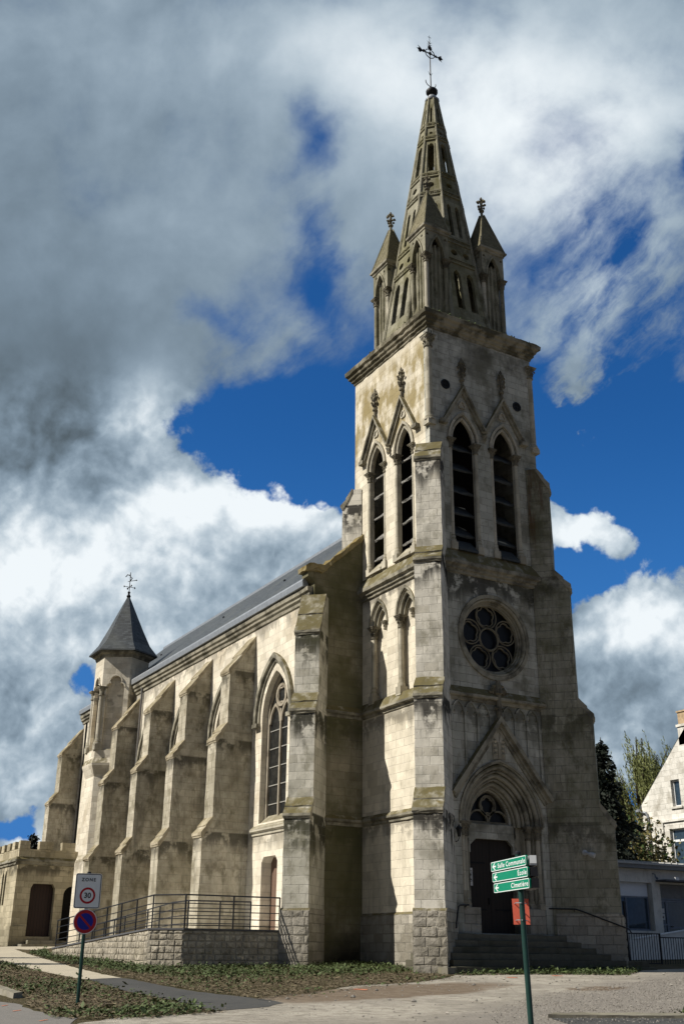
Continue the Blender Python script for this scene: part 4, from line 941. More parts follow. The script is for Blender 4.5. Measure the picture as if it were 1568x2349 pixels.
def turret():
    cx, cy = -2.65, 26.5
    def hexsolid(m, prof): m.lathe((cx, cy, 0), prof, 6, a0=R(30))
    m = MB(); hexsolid(m, [(1.55, -.4), (1.55, 4.75), (1.42, 5.1), (1.42, 9.0), (1.66, 9.55), (1.68, 9.66), (1.54, 9.95), (1.54, 10.35), (1.46, 10.4)])
    tu = P(m, 'stair_turret', 'nave_wall_stone')
    m = MB()
    for i in range(6):
        a = R(60 * i); N = Vector((math.cos(a), math.sin(a), 0)); fr = Fr(Vector((cx, cy, 0)) + N * 1.27, (-math.sin(a), math.cos(a), 0))
        hw = 1.27 * math.tan(R(30)) + .0
        if i in (3, 4): hole = [[(-.48, 10.42)] + trefoil_head(0, .48, 13.75) + [(.48, 10.42)]]
        else: hole = []
        m.plate(fr, [(-hw, 10.36), (hw, 10.36), (hw, 15.5), (-hw, 15.5)], hole, .22)
        if hole: m.ribbon(fr, trefoil_head(0, .48, 13.75), -.0, .07, 0, .06)
    m.build('turret_wall', 'nave_wall_stone', tu)
    m = MB()
    for i in (4,):
        a = R(60 * i); N = Vector((math.cos(a), math.sin(a), 0)); fr = Fr(Vector((cx, cy, 0)) + N * 1.02, (-math.sin(a), math.cos(a), 0)); m.fbox(fr, -.58, .58, 10.4, 15.0, -.04, 0)
    m.build('turret_niche', 'nave_wall_stone', tu)
    m = MB(); fr = Fr((cx - 1.02, cy, 0), (0, -1, 0)); m.fbox(fr, -.58, .58, 10.4, 13.6, -.04, 0); m.build('turret_niche', 'nave_wall_stone', tu)
    m = MB(); m.fbox(Fr((cx - .75, cy, 0), (0, -1, 0)), -.55, .55, 13.4, 15.2, -.04, 0); m.build('turret_opening', 'belfry_dark', tu)
    for i in (2, 3):
        a = R(30 + 60 * i); c = (cx + 1.40 * math.cos(a), cy + 1.40 * math.sin(a)); q = MB(); q.base(c, .14, 10.36, 10.95, 1.4); q.lathe((*c, 0), [(.14, 10.9), (.13, 13.4)], 12); co = q.build('turret_column', 'column_stone', tu, True)
        q = MB(); q.capital(c, .14, 13.3, 13.75, 1.55, leaf=False); q.build('capital', 'moulding_stone', co)
    m = MB(); hexsolid(m, [(1.45, 15.4), (1.5, 15.42), (1.55, 15.55), (1.7, 15.62), (1.74, 15.75), (1.6, 15.78)]); m.build('turret_cornice', 'moulding_stone', tu)
    m = MB(); hexsolid(m, [(1.92, 15.72), (1.90, 15.80), (1.45, 16.35), (1.0, 17.25), (.55, 18.22), (.10, 19.2), (.04, 19.3)]); ro = m.build('turret_roof', 'slate_roof', tu)
    m = MB(); c = Vector((cx, cy, 0)); m.lathe(c, [(.05, 19.15), (.13, 19.3), (.05, 19.44), (.09, 19.55), (.03, 19.6)], 8); m.tube([c + Vector((0, 0, 19.4)), c + Vector((0, 0, 20.75))], .022, 5)
    for d in ((1, 0, 0), (0, 1, 0)):
        D = Vector(d) * .30; q = c + Vector((0, 0, 19.86)); m.tube([q - D, q + D], .016, 5)
        for s in (-1, 1): m.lump(q + D * s * 1.05, .05, .05, .075)
    e = Vector((.6, -.8, 0)) ; q = c + Vector((0, 0, 20.22))          # weathercock arrow and tail
    m.tube([q - e * .14, q + e * .42], .018, 5); m.lump(q + e * .44, .06, .06, .05); m.tube([q, q + e * .14 + Vector((0, 0, .16)), q - e * .02 + Vector((0, 0, .30)), q - e * .05 + Vector((0, 0, .40))], .035, 5, r1=.02); m.tube([q - e * .06 + Vector((0, 0, .36)), q - e * .2 + Vector((0, 0, .42)), q - e * .32 + Vector((0, 0, .30))], .028, 5)
    m.build('weather_vane', 'dark_iron', ro)

tower_walls(); strings(); buttresses(); nave(); belfry(); side_arches(); rose(); portal(); steps(); spire(); turret()
for x in (XC - 1.5, XC + 1.5):
    for y in (YC - 1.5, YC + 1.5): pinnacle(x, y)

# ------------------------------------------------------------------ sacristy
def sacristy():
    s = thing('sacristy', 'low stone sacristy with battlemented parapet and dark wooden door beside the church turret', 'building', (-4.4, 31, .6))
    f = Fr((0, 28.5, 0), (1, 0, 0)); w = Fr((-6.6, 0, 0), (0, -1, 0))
    door = [(-5.80, 1.18), (-5.80, 3.48), (-5.68, 3.73), (-4.66, 3.73), (-4.52, 3.5), (-4.52, 1.18)]
    nich = arch_hole(-3.62, .44, 1.0, 3.2, 3.66, 6)
    m = MB(); m.plate(f, [(-6.6, 0), (-2.2, 0), (-2.2, 5.0), (-6.6, 5.0)], [door, nich], .4); m.build('front_wall', 'sacristy_stone', s)
    lan = [arch_hole(c, .19, 2.7, 4.1, 4.44, 5) for c in (-30.78, -31.32)] + [arch_hole(c, .19, 2.7, 4.1, 4.44, 5) for c in (-34.0, -34.54)]
    m = MB(); m.plate(w, [(-37, 0), (-28.9, 0), (-28.9, 5.0), (-37, 5.0)], lan, .4); m.build('side_wall', 'sacristy_stone', s)
    for c in (-31.05, -34.27):
        g = MB(); g.fbox(w, c - .55, c + .55, 2.65, 4.5, -.32, -.30); gl = g.build('window_glass', 'leaded_glass', s)
        b = MB()
        for z in (3.15, 3.6, 4.05): b.fbox(w, c - .5, c + .5, z, z + .03, -.30, -.28)
        b.build('saddle_bar', 'saddle_bar_grey', gl)
    d = MB(); d.fbox(f, -5.85, -4.5, 1.15, 3.75, -.40, -.34); dr = d.build('sacristy_door', 'sacristy_door_wood', s); d = MB(); d.fbox(f, -5.7, -4.65, 2.43, 2.52, -.34, -.31); d.fbox(f, -4.75, -4.7, 2.3, 2.55, -.34, -.3); d.build('door_rail', 'sacristy_door_wood', dr)
    d = MB(); d.fbox(f, -4.2, -3.0, .9, 3.8, -.42, -.38); d.build('niche_back', 'belfry_dark', s)
    m = MB(); string(m, f, -6.72, -2.2, [(0, 4.64), (.06, 4.66), (.07, 4.74), (.14, 4.80), (.14, 4.90), (.02, 5.02), (0, 5.02)]); string(m, w, -37, -28.39, [(0, 4.64), (.06, 4.66), (.07, 4.74), (.14, 4.80), (.14, 4.90), (.02, 5.02), (0, 5.02)]); m.build('string_course', 'moulding_stone', s, jitter=.008, sub=.3)
    m = MB(); m.box(-6.6, -2.2, 28.5, 28.85, 5.0, 5.42); m.box(-6.6, -6.25, 28.86, 37, 5.0, 5.42)
    for x0, x1 in ((-6.6, -6.08), (-5.6, -4.84), (-4.38, -3.68), (-3.2, -2.5)): m.box(x0, x1, 28.49, 28.86, 5.43, 5.83)
    for i in range(8): m.box(-6.61, -6.24, 29.55 + i * 1.1, 30.15 + i * 1.1, 5.43, 5.83)
    m.build('parapet', 'sacristy_stone', s, jitter=.015, sub=.3)
    m = MB(); m.box(-6.2, -2.2, 28.9, 37, 4.8, 5.0); m.build('flat_roof', 'coping_dark', s)
    m = MB(); m.box(-6.64, -2.2, 28.44, 28.6, -.2, 1.66); m.box(-6.66, -6.5, 28.6, 37, -.2, 1.66)
    m2 = MB(); m2.box(-6.65, -5.86, 28.42, 28.52, -.2, 1.66); m2.box(-4.46, -4.10, 28.42, 28.52, -.2, 1.66); m2.box(-6.66, -6.58, 28.53, 37, -.2, 1.66); m2.build('plinth', 'sacristy_stone', s)
    m = MB(); m.box(-5.8, -4.38, 27.95, 28.42, .6, 1.0); m.box(-6.18, -4.08, 27.55, 28.42, .3, .82); m.build('doorstep', 'kerb_stone', s, jitter=.01, sub=.3)
sacristy()

# ------------------------------------------------------------------ wheelchair ramp
RO = [(-3.62, 4.2), (-7.1, 4.2), (-7.95, 5.05), (-7.95, 15.8)]
def rz(i, y): return 1.17 if y < 5.06 else 1.17 - (y - 5.05) * .59 / 10.75
def ramp():
    s = thing('ramp_wall', 'curved stone retaining wall of the access ramp along the church side', 'wall', (-7, 8, .1))
    m = MB()
    for (x0, y0), (x1, y1) in zip(RO[:-1], RO[1:]):
        d = Vector((x1 - x0, y1 - y0, 0)); fr = Fr((x0, y0, 0), d); L = d.length
        fr.N = -fr.N if fr.N.dot(Vector((-6, 8, 0)) - fr.O) > 0 else fr.N
        # walls a little inside the line so the corners close
        m.prism(fr, [(-.0, -.7), (L, -.7), (L, rz(0, y1)), (0, rz(0, y0))], -.24, 0)
    m.build('retaining_wall', 'joint_mortar', s)
    m = MB()
    for (x0, y0), (x1, y1) in zip(RO[:-1], RO[1:]):
        d = Vector((x1 - x0, y1 - y0, 0)); fr = Fr((x0, y0, 0), d); L = d.length
        if fr.N.dot(Vector((-6, 8, 0)) - fr.O) > 0: fr.N = -fr.N
        hewn(m, fr, .005, L - .005, -.30, lambda u: rz(0, y0) + (rz(0, y1) - rz(0, y0)) * u / L - .005, .25, .19, .018)
    m.build('facing_stones', 'rubble_stone', s)
    c = MB()
    for (x0, y0), (x1, y1) in zip(RO[:-1], RO[1:]):
        d = Vector((x1 - x0, y1 - y0, 0)); fr = Fr((x0, y0, 0), d); L = d.length
        fr.N = -fr.N if fr.N.dot(Vector((-6, 8, 0)) - fr.O) > 0 else fr.N
        c.prism(fr, [(-.02, rz(0, y0) + .003), (L + .02, rz(0, y1) + .003), (L + .02, rz(0, y1) + .055), (-.02, rz(0, y0) + .055)], -.27, .04)
    c.build('coping', 'coping_dark', s)
    dk = MB(); k = []
    pts = [(-2.25, 4.6), (-7.0, 4.44), (-7.7, 5.15), (-7.7, 15.8), (-2.25, 16.0)]
    zz = [1.13, 1.13, 1.11, .5, .5]
    dk.add([(x, y, z) for (x, y), z in zip(pts, zz)], [(0, 1, 2, 3, 4)])
    dk.add([(-5.85, 6.9, 1.15), (-2.25, 6.9, 1.15), (-2.25, 12.5, 1.15), (-5.85, 12.5, 1.15)], [(0, 1, 2, 3)]); dk.build('ramp_deck', 'concrete_wall', s)
    # railing
    r = thing('metal_railing', 'dark metal railing standing on the coping of the ramp wall', 'railing', (-7, 8, 1.2))
    line = [(-3.66, 4.26, 1.22), (-7.05, 4.28, 1.22), (-7.85, 5.08, 1.21), (-7.87, 15.7, .63)]
    def rails(o, line, hs, name='rail'):
        for k, h in enumerate(hs):
            q = MB(); q.tube([(x, y, z + h) for x, y, z in line], .024 if k == 0 else .016, 6); q.build(name, 'rail_paint', o)
    def posts(o, line, step, h, ends=True):
        for (a, b) in zip(line[:-1], line[1:]):
            A, B = Vector(a), Vector(b); n = max(1, round((B - A).length / step))
            for i in range(n + (1 if b is line[-1] else 0)):
                p = A + (B - A) * i / n; q = MB(); q.box(p.x - .02, p.x + .02, p.y - .02, p.y + .02, p.z - .02, p.z + h + .01); q.build('rail_post', 'rail_paint', o)
    rails(r, line, (1.02, .76, .52, .30, .10)); posts(r, line, 1.6, 1.02)
    r2 = thing('metal_railing', 'inner metal railing dividing the ramp below the church windows', 'railing', (-5.9, 10, 1.1))
    line = [(-3.45, 6.95, 1.24), (-5.85, 6.95, 1.22), (-5.9, 8.3, 1.20), (-5.9, 17.0, .58)]
    rails(r2, line, (.96, .72, .48, .22)); posts(r2, line, 1.25, .96)
ramp()
def handrail(pts, label, walls):
    o = MB(); o.tube(pts, .024, 8)
    for a, b in walls: o.tube([a, b], .014, 5)
    h = o.build('handrail', 'rail_paint'); return tag(h, label, 'handrail')
K = Vector((-S2, -S2, 0)); 
def fl(t, z, off=.07): return Vector((TW, 0, 0)) + K * (.45 + off) + Vector((S2, -S2, 0)) * t + Vector((0, 0, z))
handrail([fl(-.55, 2.0), fl(.35, 1.98), fl(.55, 1.92), fl(2.05, 1.36), fl(2.12, 1.24)], 'black handrail sloping down the buttress right of the church door', [(fl(.3, 1.95), fl(.3, 1.9, -.02)), (fl(1.2, 1.66), fl(1.2, 1.62, -.02)), (fl(2.12, 1.24), fl(2.12, 1.22, -.02))])
handrail([(1.0, -.12, 2.02), (.62, -.16, 2.0), (.50, -.22, 1.95), (.12, -.62, 1.42), (.1, -.64, 1.3)], 'short black handrail left of the church door', [((.9, -.12, 1.98), (.9, .02, 1.96)), ((.1, -.64, 1.3), (.0, -.45, 1.28))])
nb = MB(); nb.fbox(FRONT, 1.63, 1.85, 2.68, 3.25, -.79, -.775); no = tag(nb.build('notice', 'paper'), 'white paper notice pinned at the edge of the church door', 'notice')
nb = MB(); nb.ribbon(FRONT, [(1.67, 2.82), (1.81, 2.82), (1.81, 3.16), (1.67, 3.16)], -.008, .008, -.774, -.772, True); nb.prism(FRONT, circle((1.74, 3.03), .05, 14), -.774, -.771); nb.prism(FRONT, arc((1.74, 2.86), .06, 0, math.pi, 10), -.774, -.771); nb.build('notice_symbol', 'sign_black', no)
no['label'] = 'white paper notice pinned at the edge of the church door'

# ------------------------------------------------------------------ road signs
def text(body, size, fr, u, v, n, mat, parent, align='LEFT', sx=.7, shear=0, name='lettering', sp=1.0, width=None, bold=.022):
    c = bpy.data.curves.new(name, 'FONT'); c.body = body; c.size = size; c.align_x = align; c.align_y = 'CENTER'; c.extrude = .001; c.resolution_u = 4; c.space_character = sp; c.offset = size * bold
    o = bpy.data.objects.new(name, c); COL.objects.link(o); c.materials.append(M[mat])
    # turn the curve into a mesh so that it is plain geometry
    dg = bpy.context.evaluated_depsgraph_get(); me = bpy.data.meshes.new_from_object(o.evaluated_get(dg)); bpy.data.objects.remove(o)
    if width: xs = [q.co.x for q in me.vertices]; sx = width / (max(xs) - min(xs))
    m = Matrix((fr.U * sx, fr.V, fr.N)).transposed().to_4x4(); m.translation = fr(u, v, n)
    me.transform(m); q = bpy.data.objects.new(name, me); COL.objects.link(q)
    if not me.materials: me.materials.append(M[mat])
    if parent is not None: attach(q, parent)
    return q
def rrect(w, h, r, n=5):
    o = []
    for cx, cy, a in ((w / 2 - r, h / 2 - r, 0), (-w / 2 + r, h / 2 - r, 90), (-w / 2 + r, -h / 2 + r, 180), (w / 2 - r, -h / 2 + r, 270)): o += arc((cx, cy), r, R(a), R(a + 90), n)
    return o
def road_sign():
    s = thing('road_sign', 'speed zone and no parking signs together on one dark leaning post in the verge', 'road sign', (-14.352, -8.673, gz(-14.35, -8.67)))
    base = Vector((-14.352, -8.673, -.45)); top = Vector((-14.362, -8.664, 1.92)); m = MB(); m.tube([base, top], .034, 10); m.build('post', 'green_post_paint', s)
    V = (top - base).normalized(); N = Vector((-.20, -.98, 0)).normalized(); U = V.cross(N) * -1; U = Vector((-N.y, N.x, 0))
    fr = Fr(Vector((-14.365, -8.72, 0)), U, V)
    F = lambda u, z: (u, z)
    c = (0, 1.585); w, h = .495, .635
    def sh(pts, c): return [(u + c[0], v + c[1]) for u, v in pts]
    m = MB(); m.prism(fr, sh(rrect(w, h, .04), c), -.02, 0); z = m.build('zone_panel', 'sign_white', s)
    m = MB(); m.ribbon(fr, sh(rrect(w - .03, h - .03, .03), c), -.006, .006, 0, .002, True); m.build('panel_border', 'sign_black', z)
    q = (c[0], c[1] - .085); m = MB(); m.plate(Fr(fr(0, 0, .003), fr.U, fr.V), circle(q, .148, 36), [circle(q, .110, 36)], .003); m.build('speed_ring', 'sign_red', z)
    text('30', .135, fr, q[0], q[1] - .002, .003, 'sign_black', z, 'CENTER', 1.0); text('ZONE', .085, fr, c[0], c[1] + .20, .003, 'sign_black', z, 'CENTER', .95, sp=1.35)
    c2 = (.0, 1.035); m = MB(); m.prism(fr, circle(c2, .222, 40), -.02, -.002); d = m.build('no_parking_disc', 'sign_white', s)
    m = MB(); m.plate(Fr(fr(0, 0, .002), fr.U, fr.V), circle(c2, .208, 40), [circle(c2, .150, 40)], .003); m.prism(fr, [(c2[0] + u, c2[1] + v) for u, v in ((-.118, .092), (-.092, .118), (.118, -.092), (.092, -.118))][::1], .0005, .003); m.build('red_ring', 'sign_red', d)
    m = MB(); m.prism(fr, circle(c2, .152, 40), -.002, -.0005); m.build('blue_field', 'sign_blue', d)
    m = MB()
    for zz in (1.05, 1.45, 1.75): m.fbox(fr, -.06, .06, zz - .02, zz + .02, -.06, -.02)
    m.build('clamp', 'sign_back', s); m = MB(); m.lathe(top - Vector((0, 0, .02)), [(.04, 0), (.04, .03), (.02, .04)], 10); m.build('post_cap', 'sign_black', s)
road_sign()
BX, BY, TX, TY_ = -12.457, -19.468, -12.405, -19.307
def direction_sign():
    s = thing('direction_sign', 'green post with three stacked green arrow boards naming hall, school and cemetery', 'direction sign', (BX, BY, -.67))
    b = Vector((BX, BY, -.72)); t = Vector((TX, TY_, 1.655)); m = MB(); m.tube([b, t], .033, 14); m.build('post', 'green_post_paint', s)
    m = MB(); m.lathe(t, [(.037, -.01), (.037, .012), (.015, .03)], 12); m.build('post_cap', 'sign_black', s)
    d = Vector((.306, .952, 0)).normalized(); Rr = Vector((-12.610, -19.700, 0))
    for k, (z0, z1, lab, ex) in enumerate(((1.488, 1.603, 'Salle Communale', 0), (1.362, 1.477, 'École', .02), (1.236, 1.350, 'Cimetière', .035))):
        # U runs from the far (left) end to the near (right) end
        L = 1.2; o = Rr + d * L + Vector((.012 * k, -.004 * k, 0)); fr = Fr(o + Vector((0, 0, (z0 + z1) / 2)), -d)
        w, h = L, z1 - z0
        m = MB(); m.prism(fr, [(u + w / 2, v) for u, v in rrect(w, h, .022)], -.022, 0); bo = m.build('arrow_board', 'sign_green', s)
        m = MB(); m.ribbon(fr, [(u + w / 2, v) for u, v in rrect(w - .012, h - .012, .018)], -.004, .004, 0, .0015, True); m.build('board_border', 'sign_white', bo)
        text(lab, .078, fr, w - .03, -.003, .002, 'sign_white', bo, 'RIGHT', 1, sp=1.12, width=(.92, .28, .55)[k], bold=.012)
        m = MB(); a = .075
        m.prism(fr, [(a - .028, 0), (a + .05, .040), (a + .085, .040), (a + .022, .009), (a + .105, .009), (a + .105, -.009), (a + .022, -.009), (a + .085, -.040), (a + .05, -.040)], 0, .002); m.build('arrow', 'sign_white', bo)
    vd = Vector((.52, .85, 0)).normalized(); 
    for k, (z0, z1, mt) in enumerate(((1.49, 1.60, 'sign_white'), (1.37, 1.47, 'sign_back'), (1.24, 1.345, 'sign_black'))):
        c = Vector((-12.575 + .008 * k, -19.72, 0)); fr = Fr(c, (vd.y, -vd.x, 0)); m = MB(); m.fbox(fr, .0, .085, z0, z1, -.55, 0); q = m.build('board_end', 'sign_black' if k else 'sign_back', s)
        if k == 0: m = MB(); m.fbox(fr, .004, .081, z0 + .02, z1, 0, .004); m.build('lit_end_face', 'sign_white', q)  # white plate paints the top end as lit; the other ends are coloured dark
    m = MB(); m.fbox(Fr(Vector((TX, TY_, 0)), (.306, .952, 0)), -.04, .04, 1.24, 1.60, -.040, -.02); m.build('bracket', 'sign_back', s)
    m = MB(); fr = Fr(Vector((TX + .075, TY_ + .09, 1.00)), (.80, -.60, 0), (-.024, .018, 1)); m.fbox(fr, -.098, .098, -.145, .145, -.012, 0)
    o = m.build('tied_board', 'board_red'); tag(o, 'plain orange red board tied behind the green direction sign post', 'board')
    m = MB()
    for v in (.09, -.10): m.tube([fr(-.07, v, .002), fr(-.06, v + .004, .10), fr(0, v, .21), fr(.06, v - .004, .10), fr(.07, v, .002)], .006, 5)
    m.build('tie_wire', 'sign_back', o)
direction_sign()

# ------------------------------------------------------------------ buildings on the right
def annex():
    s = thing('annex_building', 'single-storey grey rendered annex with sheet roof, wide window and glazed door right of the church', 'building', (19, 9, .7))
    f = Fr((0, 8, 0), (1, 0, 0))
    win = [(14.6, 1.60), (17.46, 1.60), (17.46, 3.68), (14.6, 3.68)]; door = [(17.98, .9), (20.6, .9), (20.6, 3.66), (17.98, 3.66)]
    m = MB(); m.plate(f, [(11, 0), (26, 0), (26, 4.4), (11, 4.4)], [win, door], .3); m.build('front_wall', 'render_wall', s)
    m = MB(); m.box(11, 11.3, 8.32, 13, 0, 4.4); m.box(25.7, 26, 8.32, 13, 0, 4.4); m.box(11.32, 25.68, 12.7, 13, 0, 4.4); m.build('rear_wall', 'render_wall', s)
    m = MB(); m.box(11.3, 25.7, 8.35, 12.6, 4.0, 4.1); m.box(11.3, 25.7, 8.35, 12.6, .7, .9); m.build('ceiling', 'render_wall', s)
    m = MB(); m.prism(Fr((10.7, 0, 0), (0, 1, 0)), [(7.55, 4.44), (13.2, 4.85), (13.2, 4.92), (7.55, 4.53)], 0, 15.6); r = m.build('roof', 'roof_sheet', s)
    m = MB()
    for x in np.arange(10.8, 26.3, .42): m.prism(Fr((x, 0, 0), (0, 1, 0)), [(7.53, 4.53), (13.2, 4.92), (13.2, 4.97), (7.53, 4.585)], 0, .06)
    m.build('roof_seam', 'roof_sheet', r)
    m = MB(); m.box(10.7, 26.3, 7.62, 7.98, 4.27, 4.45); m.build('fascia', 'fascia_grey', s)
    w = MB(); F = Fr((0, 8.24, 0), (1, 0, 0)); w.ribbon(F, [(14.62, 1.62), (17.40, 1.62), (17.40, 3.08), (14.62, 3.08)], 0, .07, -.06, 0, True); w.fbox(F, 15.98, 16.05, 1.62, 3.08, -.05, .004); w.fbox(F, 14.6, 17.45, 1.56, 1.63, -.05, .12); wf = w.build('window_frame', 'frame_grey', s)
    g = MB(); g.fbox(F, 14.65, 17.38, 1.64, 3.06, -.035, -.03); g.build('window_pane', 'clear_glass', wf)
    g = MB(); g.fbox(F, 14.62, 17.40, 3.085, 3.68, -.04, 0); g.build('roller_shutter', 'shutter_white', s)
    c = MB(); c.prism(Fr((0, 8.36, 0), (1, 0, 0)), [(16.22, 1.66), (16.55, 1.66), (16.30, 2.55), (16.20, 2.55)], 0, .02); c.fbox(Fr((0, 8.5, 0), (1, 0, 0)), 16.9, 17.35, 1.65, 3.05, 0, .02); c.build('curtain', 'pvc_white', s)
    dd = MB(); F = Fr((0, 8.26, 0), (1, 0, 0))
    dd.ribbon(F, [(18.06, .95), (20.55, .95), (20.55, 2.96), (18.06, 2.96)], 0, .08, -.06, 0, True); dd.fbox(F, 18.50, 18.62, .95, 2.9, -.055, .006); dd.fbox(F, 18.62, 20.5, 1.72, 1.82, -.05, .004); dd.fbox(F, 18.12, 18.5, 1.86, 1.92, -.05, .004); dd.fbox(F, 18.0, 20.6, 2.97, 3.05, -.06, .01); dw = dd.build('glazed_door', 'frame_grey', s)
    g = MB(); g.fbox(F, 18.1, 20.5, .98, 2.94, -.035, -.03); g.build('door_pane', 'clear_glass', dw)
    g = MB(); g.fbox(F, 18.0, 20.6, 3.06, 3.65, -.05, -.02); g.build('transom_panel', 'fascia_grey', dw)
    g = MB(); g.fbox(F, 18.66, 20.45, 1.84, 2.40, -.30, -.28); g.build('blind', 'curtain_yellow', dw)
    g = MB(); g.fbox(F, 18.18, 18.42, 2.10, 2.36, -.028, -.024); g.fbox(F, 18.18, 18.42, 2.40, 2.60, -.028, -.024); g.build('door_poster', 'paper', dw)
    g = MB(); g.prism(F, [(18.24, 2.17), (18.36, 2.17), (18.30, 2.29)], -.024, -.022); g.fbox(F, 18.70, 18.84, 1.80, 1.835, 0, .06); g.build('door_handle', 'sign_black', dw)
    g = MB(); g.box(17.74, 21.4, 7.35, 7.99, 3.74, 3.82); g.build('door_canopy', 'coping_dark', s)
    g = MB(); g.box(18.32, 18.55, 7.30, 7.36, 3.80, 3.93); g.build('number_box', 'pvc_white', s)
    l = MB(); l.tube([(17.6, 7.99, 4.1), (17.6, 7.85, 4.05), (17.6, 7.82, 3.9)], .03, 6); l.lump((17.65, 7.8, 3.87), .08, .08, .08); l.build('wall_lamp', 'frame_grey', s)
annex()
def house():
    s = thing('stone_house', 'pale stone house gable with white windows and brick chimney rising behind the annex', 'house', (33, 16, .9))
    f = Fr((30, 0, 0), (0, -1, 0))
    u = lambda y: -y
    w1 = [(-17.95, 9.0), (-17.25, 9.0), (-17.25, 10.60), (-17.95, 10.60)]; w2 = [(-18.42, 5.4), (-17.0, 5.4), (-17.0, 7.72), (-18.42, 7.72)]; w3 = [(-15.9, 5.4), (-14.4, 5.4), (-14.4, 7.72), (-15.9, 7.72)]
    m = MB(); m.plate(f, [(-20.55, 0), (-11.5, 0), (-11.5, 9.38), (-16.02, 13.9), (-20.55, 9.38)], [w1, w2, w3], .35); m.build('gable_wall', 'house_stone', s)
    m = MB(); m.box(30.36, 38, 20.2, 20.55, 0, 9.3); m.box(30.36, 38, 11.5, 11.85, 0, 9.3); m.build('side_wall', 'house_stone', s)
    m = MB(); m.prism(Fr((30.02, 0, 0), (0, -1, 0)), [(-20.8, 9.05), (-16.02, 13.83), (-11.25, 9.05), (-11.25, 9.2), (-16.02, 14.0), (-20.8, 9.2)], 0, -8); m.build('roof', 'slate_roof', s)
    m = MB(); m.box(30.0, 30.7, 16.05, 16.9, 12.6, 13.7); m.box(29.93, 30.77, 15.98, 16.97, 13.7, 13.85); m.build('chimney', 'house_stone', s)
    m = MB(); m.box(30.06, 30.66, 16.1, 16.85, 13.85, 14.6); m.box(30.0, 30.7, 16.05, 16.9, 14.6, 14.7); m.build('chimney_stack', 'brick_chimney', s)
    for (h, n) in ((w1, 1), (w2, 2), (w3, 2)):
        (u0, v0), (u1, v1) = h[0], h[2]; F = Fr((30.2, 0, 0), (0, -1, 0)); q = MB(); q.ribbon(F, [(u0, v0), (u1, v0), (u1, v1), (u0, v1)], 0, .09, -.05, .0, True)
        if n == 2: q.fbox(F, u0, u1, v1 - .75, v1 - .62, -.04, .01)
        wf = q.build('window_frame', 'pvc_white', s); g = MB(); g.fbox(F, u0 + .05, u1 - .05, v0 + .05, v1 - .05, -.03, -.025); g.build('window_pane', 'clear_glass', wf)
        g = MB(); g.fbox(f, u0 - .12, u1 + .12, v0 - .12, v0, -.02, .1); g.build('window_sill', 'house_stone', s)
        if n == 2:
            g = MB(); g.fbox(f, u0 - .55, u1 + .4, v1 + .42, v1 + .54, -.02, .1); g.fbox(f, u0 - .55, u0 - .43, v1 - .15, v1 + .42, -.02, .08); g.fbox(f, u0 - .7, u0 - .43, v1 - .2, v1 - .1, -.02, .1); g.build('window_label_mould', 'house_stone', s)
            g = MB(); g.fbox(F, u0 + .1, u1 - .1, v0 + .1, v1 - .7, -.2, -.18); g.build('curtain', 'curtain_yellow', wf)
    m = MB(); m.tube([(29.9, 20.75, 9.0), (29.86, 20.1, 8.85), (29.9, 20.02, 8.6), (29.9, 19.98, 1)], .07, 8); m.build('drain_pipe', 'zinc', s); m = MB(); m.box(29.7, 38, 20.56, 20.8, 8.95, 9.1); m.build('roof_gutter', 'zinc', s)
house()
def fence():
    def panel(s, x0, x1, y, zb, zt):
        for z in (zb, zt):
            q = MB(); q.box(x0, x1, y - .02, y + .02, z - .02, z + .02); q.build('fence_rail', 'rail_paint', s)
        n = int((x1 - x0) / .125)
        for i in range(1, n):
            x = x0 + (x1 - x0) * i / n; q = MB(); q.box(x - .009, x + .009, y - .009, y + .009, zb + .021, zt - .021); q.build('fence_bar', 'rail_paint', s)
    s = thing('metal_fence', 'upper black barred fence panel fixed to a tall post beside the church', 'fence', (10, 1.4, .2))
    panel(s, 9.0, 10.9, 1.4, .29, 1.31); q = MB(); q.tube([(9.27, 1.35, .0), (9.19, 1.35, 2.42)], .045, 10); q.build('fence_post', 'rail_paint', s); q = MB(); q.box(10.9, 10.95, 1.37, 1.43, .1, 1.33); q.build('fence_post', 'rail_paint', s)
    s = thing('metal_fence', 'lower black barred fence panel at the edge in front of the annex door', 'fence', (12, 1.4, .1))
    panel(s, 10.98, 14.6, 1.4, .10, 1.19)
    w = tag(None or (lambda m: m.build('low_ramp_wall', 'concrete_wall'))((lambda m: (m.prism(Fr((0, 5.2, 0), (1, 0, 0)), [(8.8, -.2), (20, -.2), (20, 2.0), (16.1, 1.51), (13.4, 1.17), (8.8, 1.10)], -.2, 0), m)[1])(MB())), 'grey concrete wall behind the black fence with a pale sloping coping', 'wall')
    c = MB(); c.prism(Fr((0, 5.2, 0), (1, 0, 0)), [(13.4, 1.175), (16.1, 1.515), (20, 2.005), (20, 2.06), (16.1, 1.565), (13.4, 1.225)], -.23, .03); c.build('wall_coping', 'pvc_white', w)
    k = MB(); k.box(8.4, 14.8, 1.25, 1.55, -.3, .06); k.build('fence_kerb', 'coping_dark', s)
fence()

